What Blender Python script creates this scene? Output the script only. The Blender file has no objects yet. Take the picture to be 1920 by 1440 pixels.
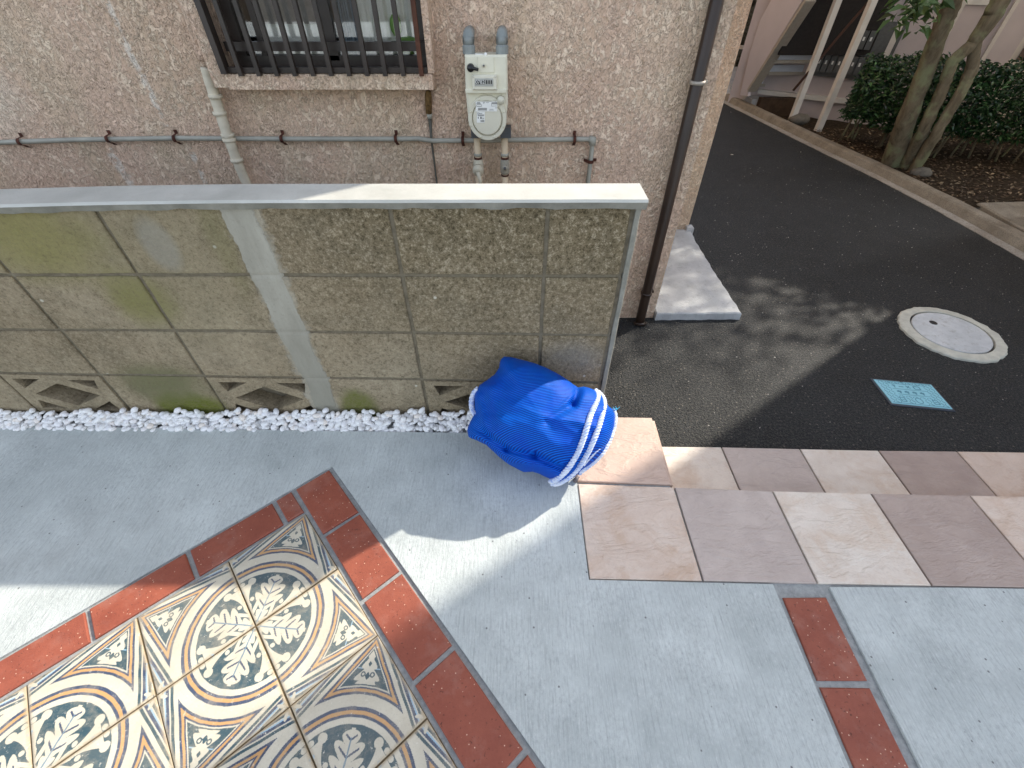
import bpy, bmesh, math, random
import numpy as np
from mathutils import Vector, noise as mn
from mathutils.geometry import tessellate_polygon
R=math.radians; PI=math.pi
random.seed(7)
sc=bpy.context.scene; COL=sc.collection
# ------------------------------------------------ camera, light, exposure
F=832.0; PITCH=43.9; CZ=1.24
cam=bpy.data.cameras.new('camera'); camo=bpy.data.objects.new('camera',cam); COL.objects.link(camo)
camo.location=(0,0,CZ); camo.rotation_euler=(R(90-PITCH),0,0)
cam.sensor_width=36; cam.lens=36*F/1920; cam.clip_start=.02; cam.clip_end=800
sc.camera=camo
SUN=Vector((.820,.572,0)).normalized()*math.cos(R(36.7))+Vector((0,0,math.sin(R(36.7))))
w=bpy.data.worlds.new('World'); sc.world=w; w.use_nodes=True
sky=w.node_tree.nodes.new('ShaderNodeTexSky'); sky.sky_type='NISHITA'; sky.sun_disc=False
sky.sun_elevation=R(36.7); sky.sun_rotation=math.atan2(SUN.x,SUN.y); sky.air_density=1.0; sky.dust_density=1.5
bg=w.node_tree.nodes['Background']; bg.inputs[1].default_value=.15
hsv=w.node_tree.nodes.new('ShaderNodeHueSaturation'); hsv.inputs['Saturation'].default_value=.52
w.node_tree.links.new(sky.outputs[0],hsv.inputs['Color']); w.node_tree.links.new(hsv.outputs[0],bg.inputs[0])
sl=bpy.data.lights.new('sun','SUN'); sl.energy=2.4; sl.angle=R(.8); sl.color=(1,.93,.82)
so=bpy.data.objects.new('sun',sl); COL.objects.link(so); so.rotation_euler=SUN.to_track_quat('Z','Y').to_euler(); so.location=(8,6,8)
sc.view_settings.view_transform='Standard'; sc.view_settings.look='None'
sc.view_settings.exposure=1.46; sc.view_settings.gamma=1; sc.view_settings.use_curve_mapping=False
# ------------------------------------------------ survey helpers: photo reading -> point on a real plane
_c,_s=math.cos(R(PITCH)),math.sin(R(PITCH))
def ray(u,v):
    a=(u-960)/F; b=(720-v)/F
    return a,_c+b*_s,-_s+b*_c
def G(u,v,z=0):
    x,y,q=ray(u,v); t=(z-CZ)/q; return (x*t,y*t)
def W(u,v,Y):
    x,y,q=ray(u,v); t=Y/y; return (x*t,CZ+q*t)
def WV(u,v,Y):
    x,z=W(u,v,Y); return Vector((x,Y,z))
# ------------------------------------------------ materials
class Mat:
    def __init__(s,name,rough=.8,spec=.4):
        s.m=bpy.data.materials.new(name); s.m.use_nodes=True; s.t=s.m.node_tree
        s.b=s.t.nodes['Principled BSDF']; s.b.inputs['Roughness'].default_value=rough
        s.b.inputs['Specular IOR Level'].default_value=spec
        g=s.t.nodes.new('ShaderNodeNewGeometry'); s.geo=g; s.pos=g.outputs['Position']
    def N(s,t): return s.t.nodes.new(t)
    def L(s,a,b): s.t.links.new(a,b)
    def setv(s,inp,v):
        if hasattr(v,'is_output') or isinstance(v,bpy.types.NodeSocket): s.L(v,inp)
        else:
            if isinstance(v,(tuple,list)) and len(v)==3 and inp.type=='RGBA': v=(*v,1)
            inp.default_value=v
    def mapv(s,scale=(1,1,1),rot=(0,0,0),vec=None,loc=(0,0,0)):
        n=s.N('ShaderNodeMapping'); s.L(vec or s.pos,n.inputs[0])
        n.inputs['Scale'].default_value=scale; n.inputs['Rotation'].default_value=rot; n.inputs['Location'].default_value=loc
        return n.outputs[0]
    def noise(s,scale,detail=4,rough=.6,vec=None,dist=0):
        n=s.N('ShaderNodeTexNoise'); s.L(vec or s.pos,n.inputs['Vector'])
        n.inputs['Scale'].default_value=scale; n.inputs['Detail'].default_value=detail
        n.inputs['Roughness'].default_value=rough; n.inputs['Distortion'].default_value=dist
        return n.outputs['Fac']
    def vor(s,scale,vec=None,feature='F1',out='Distance',rnd=1):
        n=s.N('ShaderNodeTexVoronoi'); n.feature=feature; s.L(vec or s.pos,n.inputs['Vector'])
        n.inputs['Scale'].default_value=scale; n.inputs['Randomness'].default_value=rnd
        return n.outputs[out]
    def ramp(s,fac,*st,interp='LINEAR'):
        n=s.N('ShaderNodeValToRGB'); s.L(fac,n.inputs[0]); e=n.color_ramp.elements; n.color_ramp.interpolation=interp
        while len(e)<len(st): e.new(.5)
        for k,(p,c) in enumerate(st):
            e[k].position=p; e[k].color=(c,c,c,1) if isinstance(c,(int,float)) else (*c,1)
        return n.outputs[0]
    def mix(s,fac,a,b,mode='MIX'):
        n=s.N('ShaderNodeMix'); n.data_type='RGBA'; n.blend_type=mode
        s.setv(n.inputs[0],fac); s.setv(n.inputs[6],a); s.setv(n.inputs[7],b); return n.outputs[2]
    def math(s,op,a,b=0,clamp=False):
        n=s.N('ShaderNodeMath'); n.operation=op; n.use_clamp=clamp; s.setv(n.inputs[0],a); s.setv(n.inputs[1],b); return n.outputs[0]
    def xyz(s,vec=None):
        n=s.N('ShaderNodeSeparateXYZ'); s.L(vec or s.pos,n.inputs[0]); return n.outputs
    def bump(s,h,strength=.5,dist=.002,normal=None):
        n=s.N('ShaderNodeBump'); s.L(h,n.inputs['Height']); n.inputs['Strength'].default_value=strength; n.inputs['Distance'].default_value=dist
        if normal: s.L(normal,n.inputs['Normal'])
        return n.outputs[0]
    def col(s,c): s.setv(s.b.inputs['Base Color'],c); return s
    def nor(s,n): s.L(n,s.b.inputs['Normal']); return s
    def rnd(s): return s.geo.outputs['Random Per Island']
    def objrnd(s): return s.N('ShaderNodeObjectInfo').outputs['Random']
    def blob(s,cx,cz,rx,rz,ax=2):
        """soft ellipse mask in the wall plane"""
        o=s.xyz(); dx=s.math('DIVIDE',s.math('SUBTRACT',o[0],cx),rx); dz=s.math('DIVIDE',s.math('SUBTRACT',o[ax],cz),rz)
        d=s.math('ADD',s.math('MULTIPLY',dx,dx),s.math('MULTIPLY',dz,dz)); return s.math('SUBTRACT',1,d,True)
def simple(name,c,rough=.6,spec=.4,metal=0,var=.15,vs=40,bump=0,bs=200):
    M=Mat(name,rough,spec); M.b.inputs['Metallic'].default_value=metal
    n=M.noise(vs,5); lo=tuple(x*(1-var) for x in c); hi=tuple(min(1,x*(1+var)) for x in c)
    M.col(M.ramp(n,(.3,lo),(.7,hi)))
    if bump: M.nor(M.bump(M.noise(bs,3),bump,.001))
    return M.m
# concrete pad, broom finished
M=Mat('pad_concrete',.75,.3)
v=M.mapv((260,14,60)); br=M.noise(1,3,.65,v)
mo=M.noise(2.3,6,.62); mo2=M.noise(9,5,.6)
c=M.ramp(mo,(.3,(.43,.465,.45)),(.55,(.535,.57,.55)),(.75,(.62,.655,.63)))
c=M.mix(.5,c,M.ramp(mo2,(.3,.42),(.7,.64)),'MULTIPLY'); c=M.mix(1,c,(1.32,1.32,1.32),'MULTIPLY')
c=M.mix(M.math('MULTIPLY',M.ramp(br,(.32,1),(.5,0)),.35),c,(.22,.23,.235))
fine=M.noise(1,5,.8,M.mapv((135,75,100))); c=M.mix(M.math('MULTIPLY',M.ramp(fine,(.36,1),(.50,0)),M.ramp(M.noise(5,4,.6),(.35,.08),(.6,.42))),c,(.24,.25,.26))
c=M.mix(M.ramp(fine,(.56,0),(.66,.3)),c,(.80,.80,.78))
pit=M.vor(24); c=M.mix(M.ramp(pit,(.045,.85),(.075,0)),c,(.13,.13,.13))
st_=M.ramp(M.noise(1.4,6,.7,M.mapv((1,1,1),loc=(4,7,0))),(.56,0),(.66,.28)); c=M.mix(st_,c,(.33,.335,.32))
M.col(c).nor(M.bump(M.math('ADD',br,M.math('MULTIPLY',fine,1.5)),.6,.003)); PAD=M.m
# mortar
M=Mat('grey_mortar',.9,.2); n=M.noise(60,6,.7); M.col(M.ramp(n,(.3,(.24,.25,.245)),(.7,(.4,.41,.40)))).nor(M.bump(M.noise(300,4,.7),.6,.002)); MORTAR=M.m
# stucco of the house
M=Mat('pink_stucco',.8,.3)
warp=M.N('ShaderNodeVectorMath'); warp.operation='ADD'; M.L(M.pos,warp.inputs[0])
nz=M.N('ShaderNodeTexNoise'); M.L(M.pos,nz.inputs['Vector']); nz.inputs['Scale'].default_value=42; nz.inputs['Detail'].default_value=3
sc_=M.N('ShaderNodeVectorMath'); sc_.operation='SCALE'; M.L(nz.outputs['Color'],sc_.inputs[0]); sc_.inputs['Scale'].default_value=.034
M.L(sc_.outputs[0],warp.inputs[1])
vz=M.vor(78,M.mapv((1,1,.62),vec=warp.outputs[0]),feature='F1'); vf=M.ramp(vz,(.12,1),(.42,.55),(.62,0))
n2=M.noise(38,5,.65); n3=M.noise(150,4,.7)
h=M.math('ADD',M.math('MULTIPLY',vf,M.ramp(n2,(.38,.1),(.6,1))),M.math('MULTIPLY',n3,.35))
base=M.ramp(M.noise(1.1,5,.6),(.32,(.72,.51,.36)),(.5,(.76,.535,.40)),(.66,(.80,.62,.44)))
chip=M.math('MULTIPLY',M.ramp(vz,(.16,1),(.34,0)),M.ramp(M.noise(14,3),(.5,0),(.62,1)))
nA=M.noise(52,6,.72,M.mapv((1,1,.7)),.9); fk=M.ramp(nA,(.50,0),(.525,1)); base=M.mix(M.math('MULTIPLY',fk,M.math('MULTIPLY',M.ramp(M.noise(11,3),(.4,.05),(.6,.6)),1)),base,(.90,.74,.56)); base=M.mix(M.ramp(nA,(.40,.5),(.455,0)),base,(.46,.31,.21)); base=M.mix(M.ramp(M.noise(48,5,.8,M.mapv((1,1,.8),loc=(3,1,2)),.5),(.37,.7),(.43,0)),base,(.40,.28,.18)); h=M.math('ADD',h,M.math('MULTIPLY',fk,.7))  # highlights on the flakes are put into the colour as paler tone
base=M.mix(M.math('MULTIPLY',M.ramp(h,(.28,1),(.55,0)),.2),base,(.40,.29,.2))
base=M.mix(M.math('MULTIPLY',M.ramp(M.noise(85,5,.8),(.36,1),(.46,0)),.45),base,(.40,.3,.21))
dirt=M.ramp(M.noise(1,5,.65,M.mapv((3.2,3,.9))),(.48,0),(.7,.5)); base=M.mix(dirt,base,(.50,.41,.27))
# pale weathered patch upper left, white drips
pb=M.math('MULTIPLY',M.blob(-2.3,1.12,.5,.55),M.ramp(M.noise(7,6,.7),(.4,0),(.52,1))); base=M.mix(M.math('MULTIPLY',pb,.8),base,(.80,.74,.60))
o=M.xyz()
for (x0,z0,z1,wd) in ((-1.42,.74,1.2,.014),(-1.36,.5,.66,.012),(-1.7,.48,.66,.02)):
    dx=M.math('ABSOLUTE',M.math('SUBTRACT',M.math('ADD',o[0],M.math('MULTIPLY',M.noise(9,3),.05)),x0+.025))
    m=M.math('MULTIPLY',M.ramp(M.math('DIVIDE',dx,wd*2),(.3,1),(.6,0)),M.math('MULTIPLY',M.math('GREATER_THAN',o[2],z0),M.math('LESS_THAN',o[2],z1)))
    m=M.math('MULTIPLY',m,M.ramp(M.noise(30,3),(.45,0),(.56,.6))); base=M.mix(m,base,(.86,.80,.70))
M.col(base).nor(M.bump(h,.95,.006)); STUCCO=M.m
# concrete blocks
def blockmat(name):
    M=Mat(name,.92,.15)
    g=M.noise(88,6,.9); g2=M.vor(90); big=M.noise(2.4,5,.6); md=M.noise(11,5,.65)
    o=M.xyz()
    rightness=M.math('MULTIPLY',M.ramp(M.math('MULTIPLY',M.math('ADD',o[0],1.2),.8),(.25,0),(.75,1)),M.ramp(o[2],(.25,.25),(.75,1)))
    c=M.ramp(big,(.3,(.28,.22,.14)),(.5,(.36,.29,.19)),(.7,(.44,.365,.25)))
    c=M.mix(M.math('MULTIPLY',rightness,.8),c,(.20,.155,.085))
    c=M.mix(M.ramp(md,(.45,0),(.72,.5)),c,(.17,.145,.095))
    darkpit=M.ramp(g,(.41,1),(.48,0))
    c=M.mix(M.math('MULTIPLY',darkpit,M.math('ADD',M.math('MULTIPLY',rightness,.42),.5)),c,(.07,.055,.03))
    c=M.mix(M.math('MULTIPLY',M.ramp(g,(.54,0),(.60,1)),M.math('ADD',M.math('MULTIPLY',rightness,.3),.45)),c,(.60,.51,.36))
    c=M.mix(M.ramp(M.vor(8.5),(.028,.85),(.05,0)),c,(.66,.63,.52))
    def moss(cx,cz,rx,rz,k,col):
        nonlocal c
        e2=M.math('MULTIPLY',M.math('SUBTRACT',M.noise(9,5,.7),.5),1.3); bb=M.blob(cx,cz,rx*1.35,rz*1.35); m=M.math('MULTIPLY',M.ramp(M.math('ADD',bb,e2),(.05,0),(.75,1)),M.math('MULTIPLY',bb,k,True),True); m=M.math('MULTIPLY',m,M.ramp(g,(.36,.45),(.55,1))); c=M.mix(m,c,col)
    moss(-1.28,.70,.20,.14,.7,(.30,.28,.08)); moss(-1.10,.51,.10,.10,.8,(.22,.215,.05)); moss(-1.18,.03,.12,.09,2.2,(.14,.16,.02))
    moss(-.56,.03,.07,.10,1.5,(.17,.175,.05)); moss(-.98,.62,.25,.3,.3,(.3,.27,.15)); moss(-.78,.7,.04,.18,.35,(.2,.2,.07)); moss(-1.22,.16,.16,.1,.9,(.17,.17,.08))
    # grey cement skim: vertical strip, a dab, and a smear low at the right
    e=M.math('MULTIPLY',M.math('SUBTRACT',M.noise(16,5,.7),.5),.09)
    dx=M.math('ABSOLUTE',M.math('ADD',M.math('SUBTRACT',o[0],-.692),e))
    strip=M.ramp(M.math('MULTIPLY',dx,10),(.42,1),(.56,0))
    st=M.ramp(M.noise(3,5,.6,M.mapv((5,1,1.2))),(.3,(.27,.255,.2)),(.7,(.38,.36,.30)))
    st=M.mix(M.ramp(o[2],(.1,.35),(.5,0)),st,(.40,.40,.36))
    c=M.mix(M.math('MULTIPLY',strip,.55),c,st)
    dab=M.math('MULTIPLY',M.blob(-.95,.68,.055,.09),1.6,True); c=M.mix(M.math('MULTIPLY',dab,.6),c,(.36,.34,.28))
    sm=M.math('MULTIPLY',M.blob(.20,.28,.13,.09),M.ramp(md,(.3,.4),(.6,1)),True); c=M.mix(M.math('MULTIPLY',sm,.5),c,(.26,.25,.22))
    M.col(c)
    bmp=M.math('MULTIPLY',M.math('ADD',g,M.math('MULTIPLY',g2,.5)),M.math('SUBTRACT',1,M.math('MULTIPLY',strip,.8)))
    M.nor(M.bump(bmp,1.0,.006)); return M.m
BLOCK=blockmat('weathered_block')
M=Mat('cement_skim',.85,.25); c=M.ramp(M.noise(3,5,.65,M.mapv((5,1,1.2))),(.3,(.27,.255,.205)),(.7,(.40,.38,.315))); c=M.mix(M.ramp(M.xyz()[2],(.05,.6),(.5,0)),c,(.24,.225,.175)); c=M.mix(M.ramp(M.noise(85,5,.75),(.36,.4),(.46,0)),c,(.25,.235,.19)); M.col(c).nor(M.bump(M.noise(70,6,.7,M.mapv((1,1,.3))),.6,.003)); SKIM=M.m
M=Mat('coping_concrete',.8,.25); o=M.xyz(); n=M.noise(5,6,.6); c=M.ramp(n,(.3,(.44,.44,.40)),(.7,(.57,.565,.52))); c=M.mix(M.ramp(M.noise(3,6,.7,M.mapv((1,1,1),loc=(2,5,1))),(.5,0),(.64,.5)),c,(.36,.36,.32))
c=M.mix(M.ramp(M.noise(90,4,.7),(.32,.5),(.42,0)),c,(.45,.43,.38)); M.col(c).nor(M.bump(M.noise(220,4,.7),.5,.002)); COPING=M.m
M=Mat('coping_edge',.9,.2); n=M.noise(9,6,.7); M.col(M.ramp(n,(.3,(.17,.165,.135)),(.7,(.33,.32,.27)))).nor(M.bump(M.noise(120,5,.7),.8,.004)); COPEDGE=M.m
M=Mat('joint_mortar',.95,.15); n=M.noise(40,5,.7); M.col(M.ramp(n,(.3,(.13,.11,.075)),(.7,(.25,.215,.155)))).nor(M.bump(M.noise(260,4,.7),.6,.002)); JOINT=M.m
# asphalt
M=Mat('fresh_asphalt',.6,.35)
g=M.vor(105); g2=M.noise(100,6,.9); big=M.noise(1.3,6,.65); md=M.noise(7,5,.65)
c=M.ramp(big,(.3,(.004,.006,.008)),(.7,(.011,.0135,.016)))
c=M.mix(M.math('MULTIPLY',M.ramp(md,(.4,0),(.7,1)),.8),c,(.021,.0235,.026))
c=M.mix(M.math('MULTIPLY',M.ramp(g2,(.51,0),(.57,1)),.85),c,(.088,.083,.070))
c=M.mix(M.ramp(M.vor(34,out='Distance'),(.10,.9),(.15,0)),c,(.15,.135,.11))
c=M.mix(M.ramp(M.vor(9,out='Distance'),(.03,1),(.045,0)),c,(.40,.38,.34))
h=M.math('ADD',M.ramp(g,(.0,1),(.5,0)),M.math('MULTIPLY',g2,1.2))
M.col(c).nor(M.bump(h,1.0,.007)); ASPHALT=M.m
# old gutter / kerb concrete
M=Mat('old_kerb_concrete',.9,.2); n=M.noise(6,6,.7); c=M.ramp(n,(.3,(.19,.16,.12)),(.7,(.36,.32,.25)))
c=M.mix(M.ramp(M.noise(150,4,.75),(.38,.6),(.5,0)),c,(.1,.09,.07)); M.col(c).nor(M.bump(M.noise(180,5,.75),.7,.004)); KERB=M.m
M=Mat('gutter_concrete',.9,.2); c=M.ramp(M.noise(6,6,.7),(.3,(.30,.27,.22)),(.7,(.46,.43,.37))); c=M.mix(M.ramp(M.noise(90,4,.75),(.38,.6),(.5,0)),c,(.14,.12,.1)); M.col(c).nor(M.bump(M.noise(120,5,.75),.8,.005)); GUT=M.m
M=Mat('pale_concrete',.85,.25); n=M.noise(5,7,.65); c=M.ramp(n,(.28,(.33,.34,.34)),(.5,(.44,.45,.45)),(.72,(.56,.57,.56)))
c=M.mix(M.ramp(M.noise(46,5,.7),(.3,.55),(.44,0)),c,(.22,.22,.2)); M.col(c).nor(M.bump(M.noise(130,6,.7),.8,.004)); SLABC=M.m
# stone-look step tiles
def tilemat(name,a,b,stain,st=.5,vein=.5):
    M=Mat(name,.5,.4); r=M.objrnd()
    cb=M.N('ShaderNodeCombineXYZ'); M.L(M.math('MULTIPLY',r,37),cb.inputs[0]); M.L(M.math('MULTIPLY',r,91),cb.inputs[1])
    va=M.N('ShaderNodeVectorMath'); va.operation='ADD'; M.L(M.pos,va.inputs[0]); M.L(cb.outputs[0],va.inputs[1]); p=va.outputs[0]
    n=M.noise(9,8,.7,p); c=M.ramp(n,(.32,a),(.68,b))
    c=M.mix(M.math('MULTIPLY',M.ramp(M.noise(8,6,.72,p,.6),(.48,0),(.64,1)),st),c,stain)
    c=M.mix(M.math('MULTIPLY',M.ramp(M.noise(160,4,.8,p),(.3,1),(.5,0)),.14),c,(.28,.24,.22))
    rid=M.noise(6,6,.62,M.mapv((1,2.4,1),(0,0,R(-35)),p),.35); rid2=M.noise(38,5,.62,M.mapv((1,1.9,1),(0,0,R(40)),p),.6)
    h=M.math('ADD',M.ramp(rid,(.42,0),(.50,1),(.58,.35)),M.math('ADD',M.math('MULTIPLY',rid2,.4),M.math('MULTIPLY',M.noise(300,3,.7,p),.1)))
    M.col(c).nor(M.bump(h,.62,.003)); return M.m
T_PEACH=tilemat('peach_tile',(.60,.46,.365),(.68,.56,.465),(.50,.33,.22),.6)
T_PLAIN=tilemat('plain_peach_tile',(.52,.37,.29),(.58,.43,.345),(.5,.35,.27),.15)
T_GREY=tilemat('greyish_tile',(.45,.37,.325),(.54,.455,.405),(.38,.30,.27),.35)
T_CREAM=tilemat('cream_tile',(.64,.54,.45),(.74,.66,.57),(.56,.40,.28),.5)
T_MAUVE=tilemat('mauve_tile',(.37,.28,.235),(.45,.355,.305),(.33,.25,.22),.3)
TSIDE=simple('tile_edge',(.45,.37,.31),.8,var=.1)
# red brick
M=Mat('terracotta_brick',.6,.4); r=M.objrnd(); n=M.noise(14,6,.7); c=M.ramp(n,(.3,(.25,.06,.034)),(.7,(.36,.10,.056)))
c=M.mix(M.math('MULTIPLY',r,.35),c,(.20,.06,.04))
c=M.mix(M.ramp(M.vor(75,out='Distance'),(.06,.95),(.12,0)),c,(.80,.55,.40))
c=M.mix(M.ramp(M.noise(130,3,.7),(.30,.8),(.37,0)),c,(.07,.02,.012))
c=M.mix(M.math('MULTIPLY',M.ramp(M.noise(8,6,.7),(.5,0),(.72,1)),.22),c,(.50,.36,.30))
M.col(c).nor(M.bump(M.math('ADD',M.noise(190,4,.7),M.ramp(M.noise(130,3,.7),(.28,0),(.4,1))),.6,.0015)); BRICK=M.m
# encaustic tile: flat print from the mesh's own colours, plus wear
M=Mat('encaustic_tile',.45,.4); a=M.N('ShaderNodeAttribute'); a.attribute_name='print'; c=a.outputs['Color']
c=M.mix(M.math('MULTIPLY',M.ramp(M.noise(18,7,.8),(.46,0),(.66,1)),.42),c,(.46,.40,.29))
c=M.mix(M.ramp(M.noise(80,6,.85),(.60,0),(.64,.9)),c,(.72,.68,.58))
c=M.mix(M.math('MULTIPLY',M.ramp(M.noise(260,3,.8),(.3,1),(.45,0)),.25),c,(.2,.18,.13))
edge=a.outputs['Alpha']; chip=M.math('MULTIPLY',M.math('SUBTRACT',1,edge),M.ramp(M.noise(60,6,.8),(.38,0),(.46,1)))
c=M.mix(chip,c,(.42,.34,.23)); c=M.mix(M.math('MULTIPLY',M.objrnd(),.16),c,(.5,.44,.34)); M.col(c)
M.nor(M.bump(M.math('ADD',M.noise(28,3),M.math('MULTIPLY',M.noise(250,3,.8),.15)),.25,.002)); ENC=M.m
M=Mat('brown_grout',.95,.1); M.col(M.ramp(M.noise(40,5,.7),(.3,(.06,.042,.024)),(.7,(.19,.145,.085)))).nor(M.bump(M.noise(200,4),.7,.002)); GROUT=M.m
# pebbles
M=Mat('white_pebble',.45,.4); r=M.rnd(); c=M.ramp(r,(0,(.74,.74,.74)),(.5,(.84,.83,.81)),(.85,(.80,.79,.80)),(1,(.82,.74,.66))); M.col(c).nor(M.bump(M.noise(160,3),.15,.001)); PEB=M.m
# blue net: two-way weave
M=Mat('blue_net',.55,.15); uv=M.N('ShaderNodeUVMap'); uv.uv_map='UVMap'
def wav(sx,sy,rot):
    n=M.N('ShaderNodeTexWave'); n.wave_type='BANDS'; n.bands_direction='Y'; n.wave_profile='SIN'
    M.L(M.mapv((sx,sy,1),(0,0,rot),uv.outputs[0]),n.inputs[0]); n.inputs['Scale'].default_value=1; n.inputs['Distortion'].default_value=.5; n.inputs['Detail'].default_value=1
    return n.outputs['Fac']
a1=wav(1,6.0,R(0)); a2=M.noise(1,3,.7,M.mapv((9,40,1),vec=uv.outputs[0]))
c=M.ramp(M.math('ADD',M.math('MULTIPLY',a1,.75),M.math('MULTIPLY',a2,.25)),(.05,(.0,.012,.14)),(.5,(.0,.055,.38)),(.95,(.0,.17,.72)))
c=M.mix(M.math('MULTIPLY',M.ramp(M.noise(11,4,.6),(.42,0),(.65,1)),.35),c,(.0,.03,.42))
M.col(c).nor(M.bump(M.math('ADD',a1,M.math('MULTIPLY',a2,.5)),.3,.0015)); NET=M.m
M.b.inputs['Sheen Weight'].default_value=.0
# rope
M=Mat('white_blue_rope',.6,.3); M.col(M.ramp(M.noise(60,3,.7),(.34,(.34,.44,.74)),(.5,(.60,.66,.80)),(.66,(.74,.76,.82)))).nor(M.bump(M.noise(500,3),.6,.001)); ROPE=M.m
BLACKM=simple('dark_bronze_metal',(.032,.022,.017),.4,.5,var=.4,vs=12,bump=.2)
BROWNP=simple('brown_gutter_pipe',(.03,.017,.011),.38,.4,var=.3,vs=6)
GALV=simple('grey_conduit',(.33,.32,.27),.5,.4,var=.2,vs=10,bump=.15)
RUST=simple('rusty_clamp',(.07,.022,.013),.8,.3,var=.5,vs=60,bump=.5)
CREAMP=simple('cream_gas_pipe',(.62,.49,.33),.55,.4,var=.12,vs=12,bump=.15)
METERC=simple('cream_meter_case',(.72,.69,.55),.45,.45,var=.06,vs=9,bump=.08)
METERD=simple('meter_cover',(.66,.63,.51),.5,.4,var=.05,vs=9)
GREYU=simple('grey_union',(.24,.26,.25),.45,.45,var=.15,vs=20)
BLK=simple('black_plastic',(.012,.012,.013),.35,.5,var=.2)
WHITEL=simple('white_label',(.80,.80,.76),.6,.3,var=.05)
INK=simple('label_print',(.10,.10,.10),.7,.2,var=.2)
HOSE=simple('beige_tape',(.60,.54,.42),.7,.3,var=.16,vs=14,bump=.3)
WHITEP=simple('white_painted_steel',(.62,.60,.55),.5,.4,var=.1,vs=8)
LILAC=simple('lilac_painted_panel',(.50,.47,.50),.65,.3,var=.05,vs=3)
BLUISH=simple('painted_riser',(.58,.62,.70),.6,.3,var=.08,vs=6)
TAN=simple('tan_steel_edge',(.36,.33,.28),.6,.3,var=.1)
DARKU=simple('dark_understair',(.022,.019,.018),.8,.2,var=.2)  # near-black colour carries the gloom under the stair and inside the room
APTW=simple('apartment_wall',(.50,.44,.43),.85,.2,var=.08,vs=3,bump=.3,bs=60)
APTC=simple('cream_apartment_wall',(.60,.55,.48),.85,.2,var=.08,vs=3,bump=.3,bs=60)
MAILM=simple('mailbox_steel',(.10,.10,.095),.45,.5,metal=.4,var=.15)
SOIL=None
M=Mat('soil_and_litter',.95,.1); n=M.noise(30,6,.75); c=M.ramp(n,(.3,(.02,.014,.009)),(.52,(.05,.036,.022)),(.7,(.11,.085,.055))); M.col(c).nor(M.bump(M.noise(60,6,.8),1,.02)); SOIL=M.m
GLASS=Mat('window_glass',.03,.6); GLASS.col((.02,.022,.022))
tr=GLASS.N('ShaderNodeBsdfTransparent'); mx=GLASS.N('ShaderNodeMixShader'); gl=GLASS.N('ShaderNodeBsdfGlossy'); gl.inputs['Roughness'].default_value=.02
fr=GLASS.N('ShaderNodeFresnel'); fr.inputs[0].default_value=1.6
GLASS.L(GLASS.math('ADD',fr.outputs[0],.06,True),mx.inputs[0]); GLASS.L(tr.outputs[0],mx.inputs[1]); GLASS.L(gl.outputs[0],mx.inputs[2])
GLASS.L(mx.outputs[0],GLASS.t.nodes['Material Output'].inputs[0]); GLASS=GLASS.m
CURT=simple('pale_curtain',(.82,.82,.74),.9,.1,var=.06,vs=5)
CURTB=simple('greyblue_curtain',(.22,.27,.30),.9,.1,var=.2,vs=5)
GREENC=simple('green_cloth',(.30,.52,.14),.9,.1,var=.2,vs=10)
M=Mat('bark',.9,.2); n=M.noise(1,6,.7,M.mapv((22,22,6))); c=M.ramp(n,(.3,(.075,.058,.036)),(.7,(.21,.175,.115)))
c=M.mix(M.ramp(M.noise(7,4,.6),(.5,0),(.62,.7)),c,(.22,.24,.13)); M.col(c).nor(M.bump(n,.8,.01)); BARK=M.m
def leafmat(name,a,b,c3,rough=.35):
    M=Mat(name,rough,.5); r=M.rnd(); c=M.ramp(r,(0,a),(.6,b),(.93,c3),(1,tuple(min(1,x*1.7) for x in c3))); M.col(c)
    M.b.inputs['Subsurface Weight'].default_value=0; return M.m
LEAFH=leafmat('hedge_leaf',(.008,.025,.008),(.018,.055,.016),(.05,.11,.035),.32)
LEAFT=leafmat('tree_leaf',(.03,.06,.018),(.07,.13,.035),(.13,.19,.06),.4)
DRY=leafmat('dry_leaf',(.05,.028,.014),(.10,.06,.03),(.24,.18,.11),.8)
M=Mat('manhole_concrete',.8,.25); c=M.ramp(M.noise(9,6,.7),(.3,(.44,.455,.45)),(.7,(.62,.63,.62))); c=M.mix(M.ramp(M.noise(34,5,.75),(.54,0),(.66,.5)),c,(.30,.28,.24)); M.col(c).nor(M.bump(M.noise(120,4),.5,.002)); MANC=M.m
MANR=simple('manhole_rim',(.52,.51,.43),.9,.2,var=.16,vs=22,bump=.8,bs=90)
CYAN=simple('cyan_resin_cover',(.27,.56,.63),.5,.4,var=.06,vs=14)
CYAND=simple('cyan_relief_shade',(.10,.27,.33),.6,.3,var=.1)
NAVY=simple('dark_cover_frame',(.045,.055,.07),.5,.4,var=.2)
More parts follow.
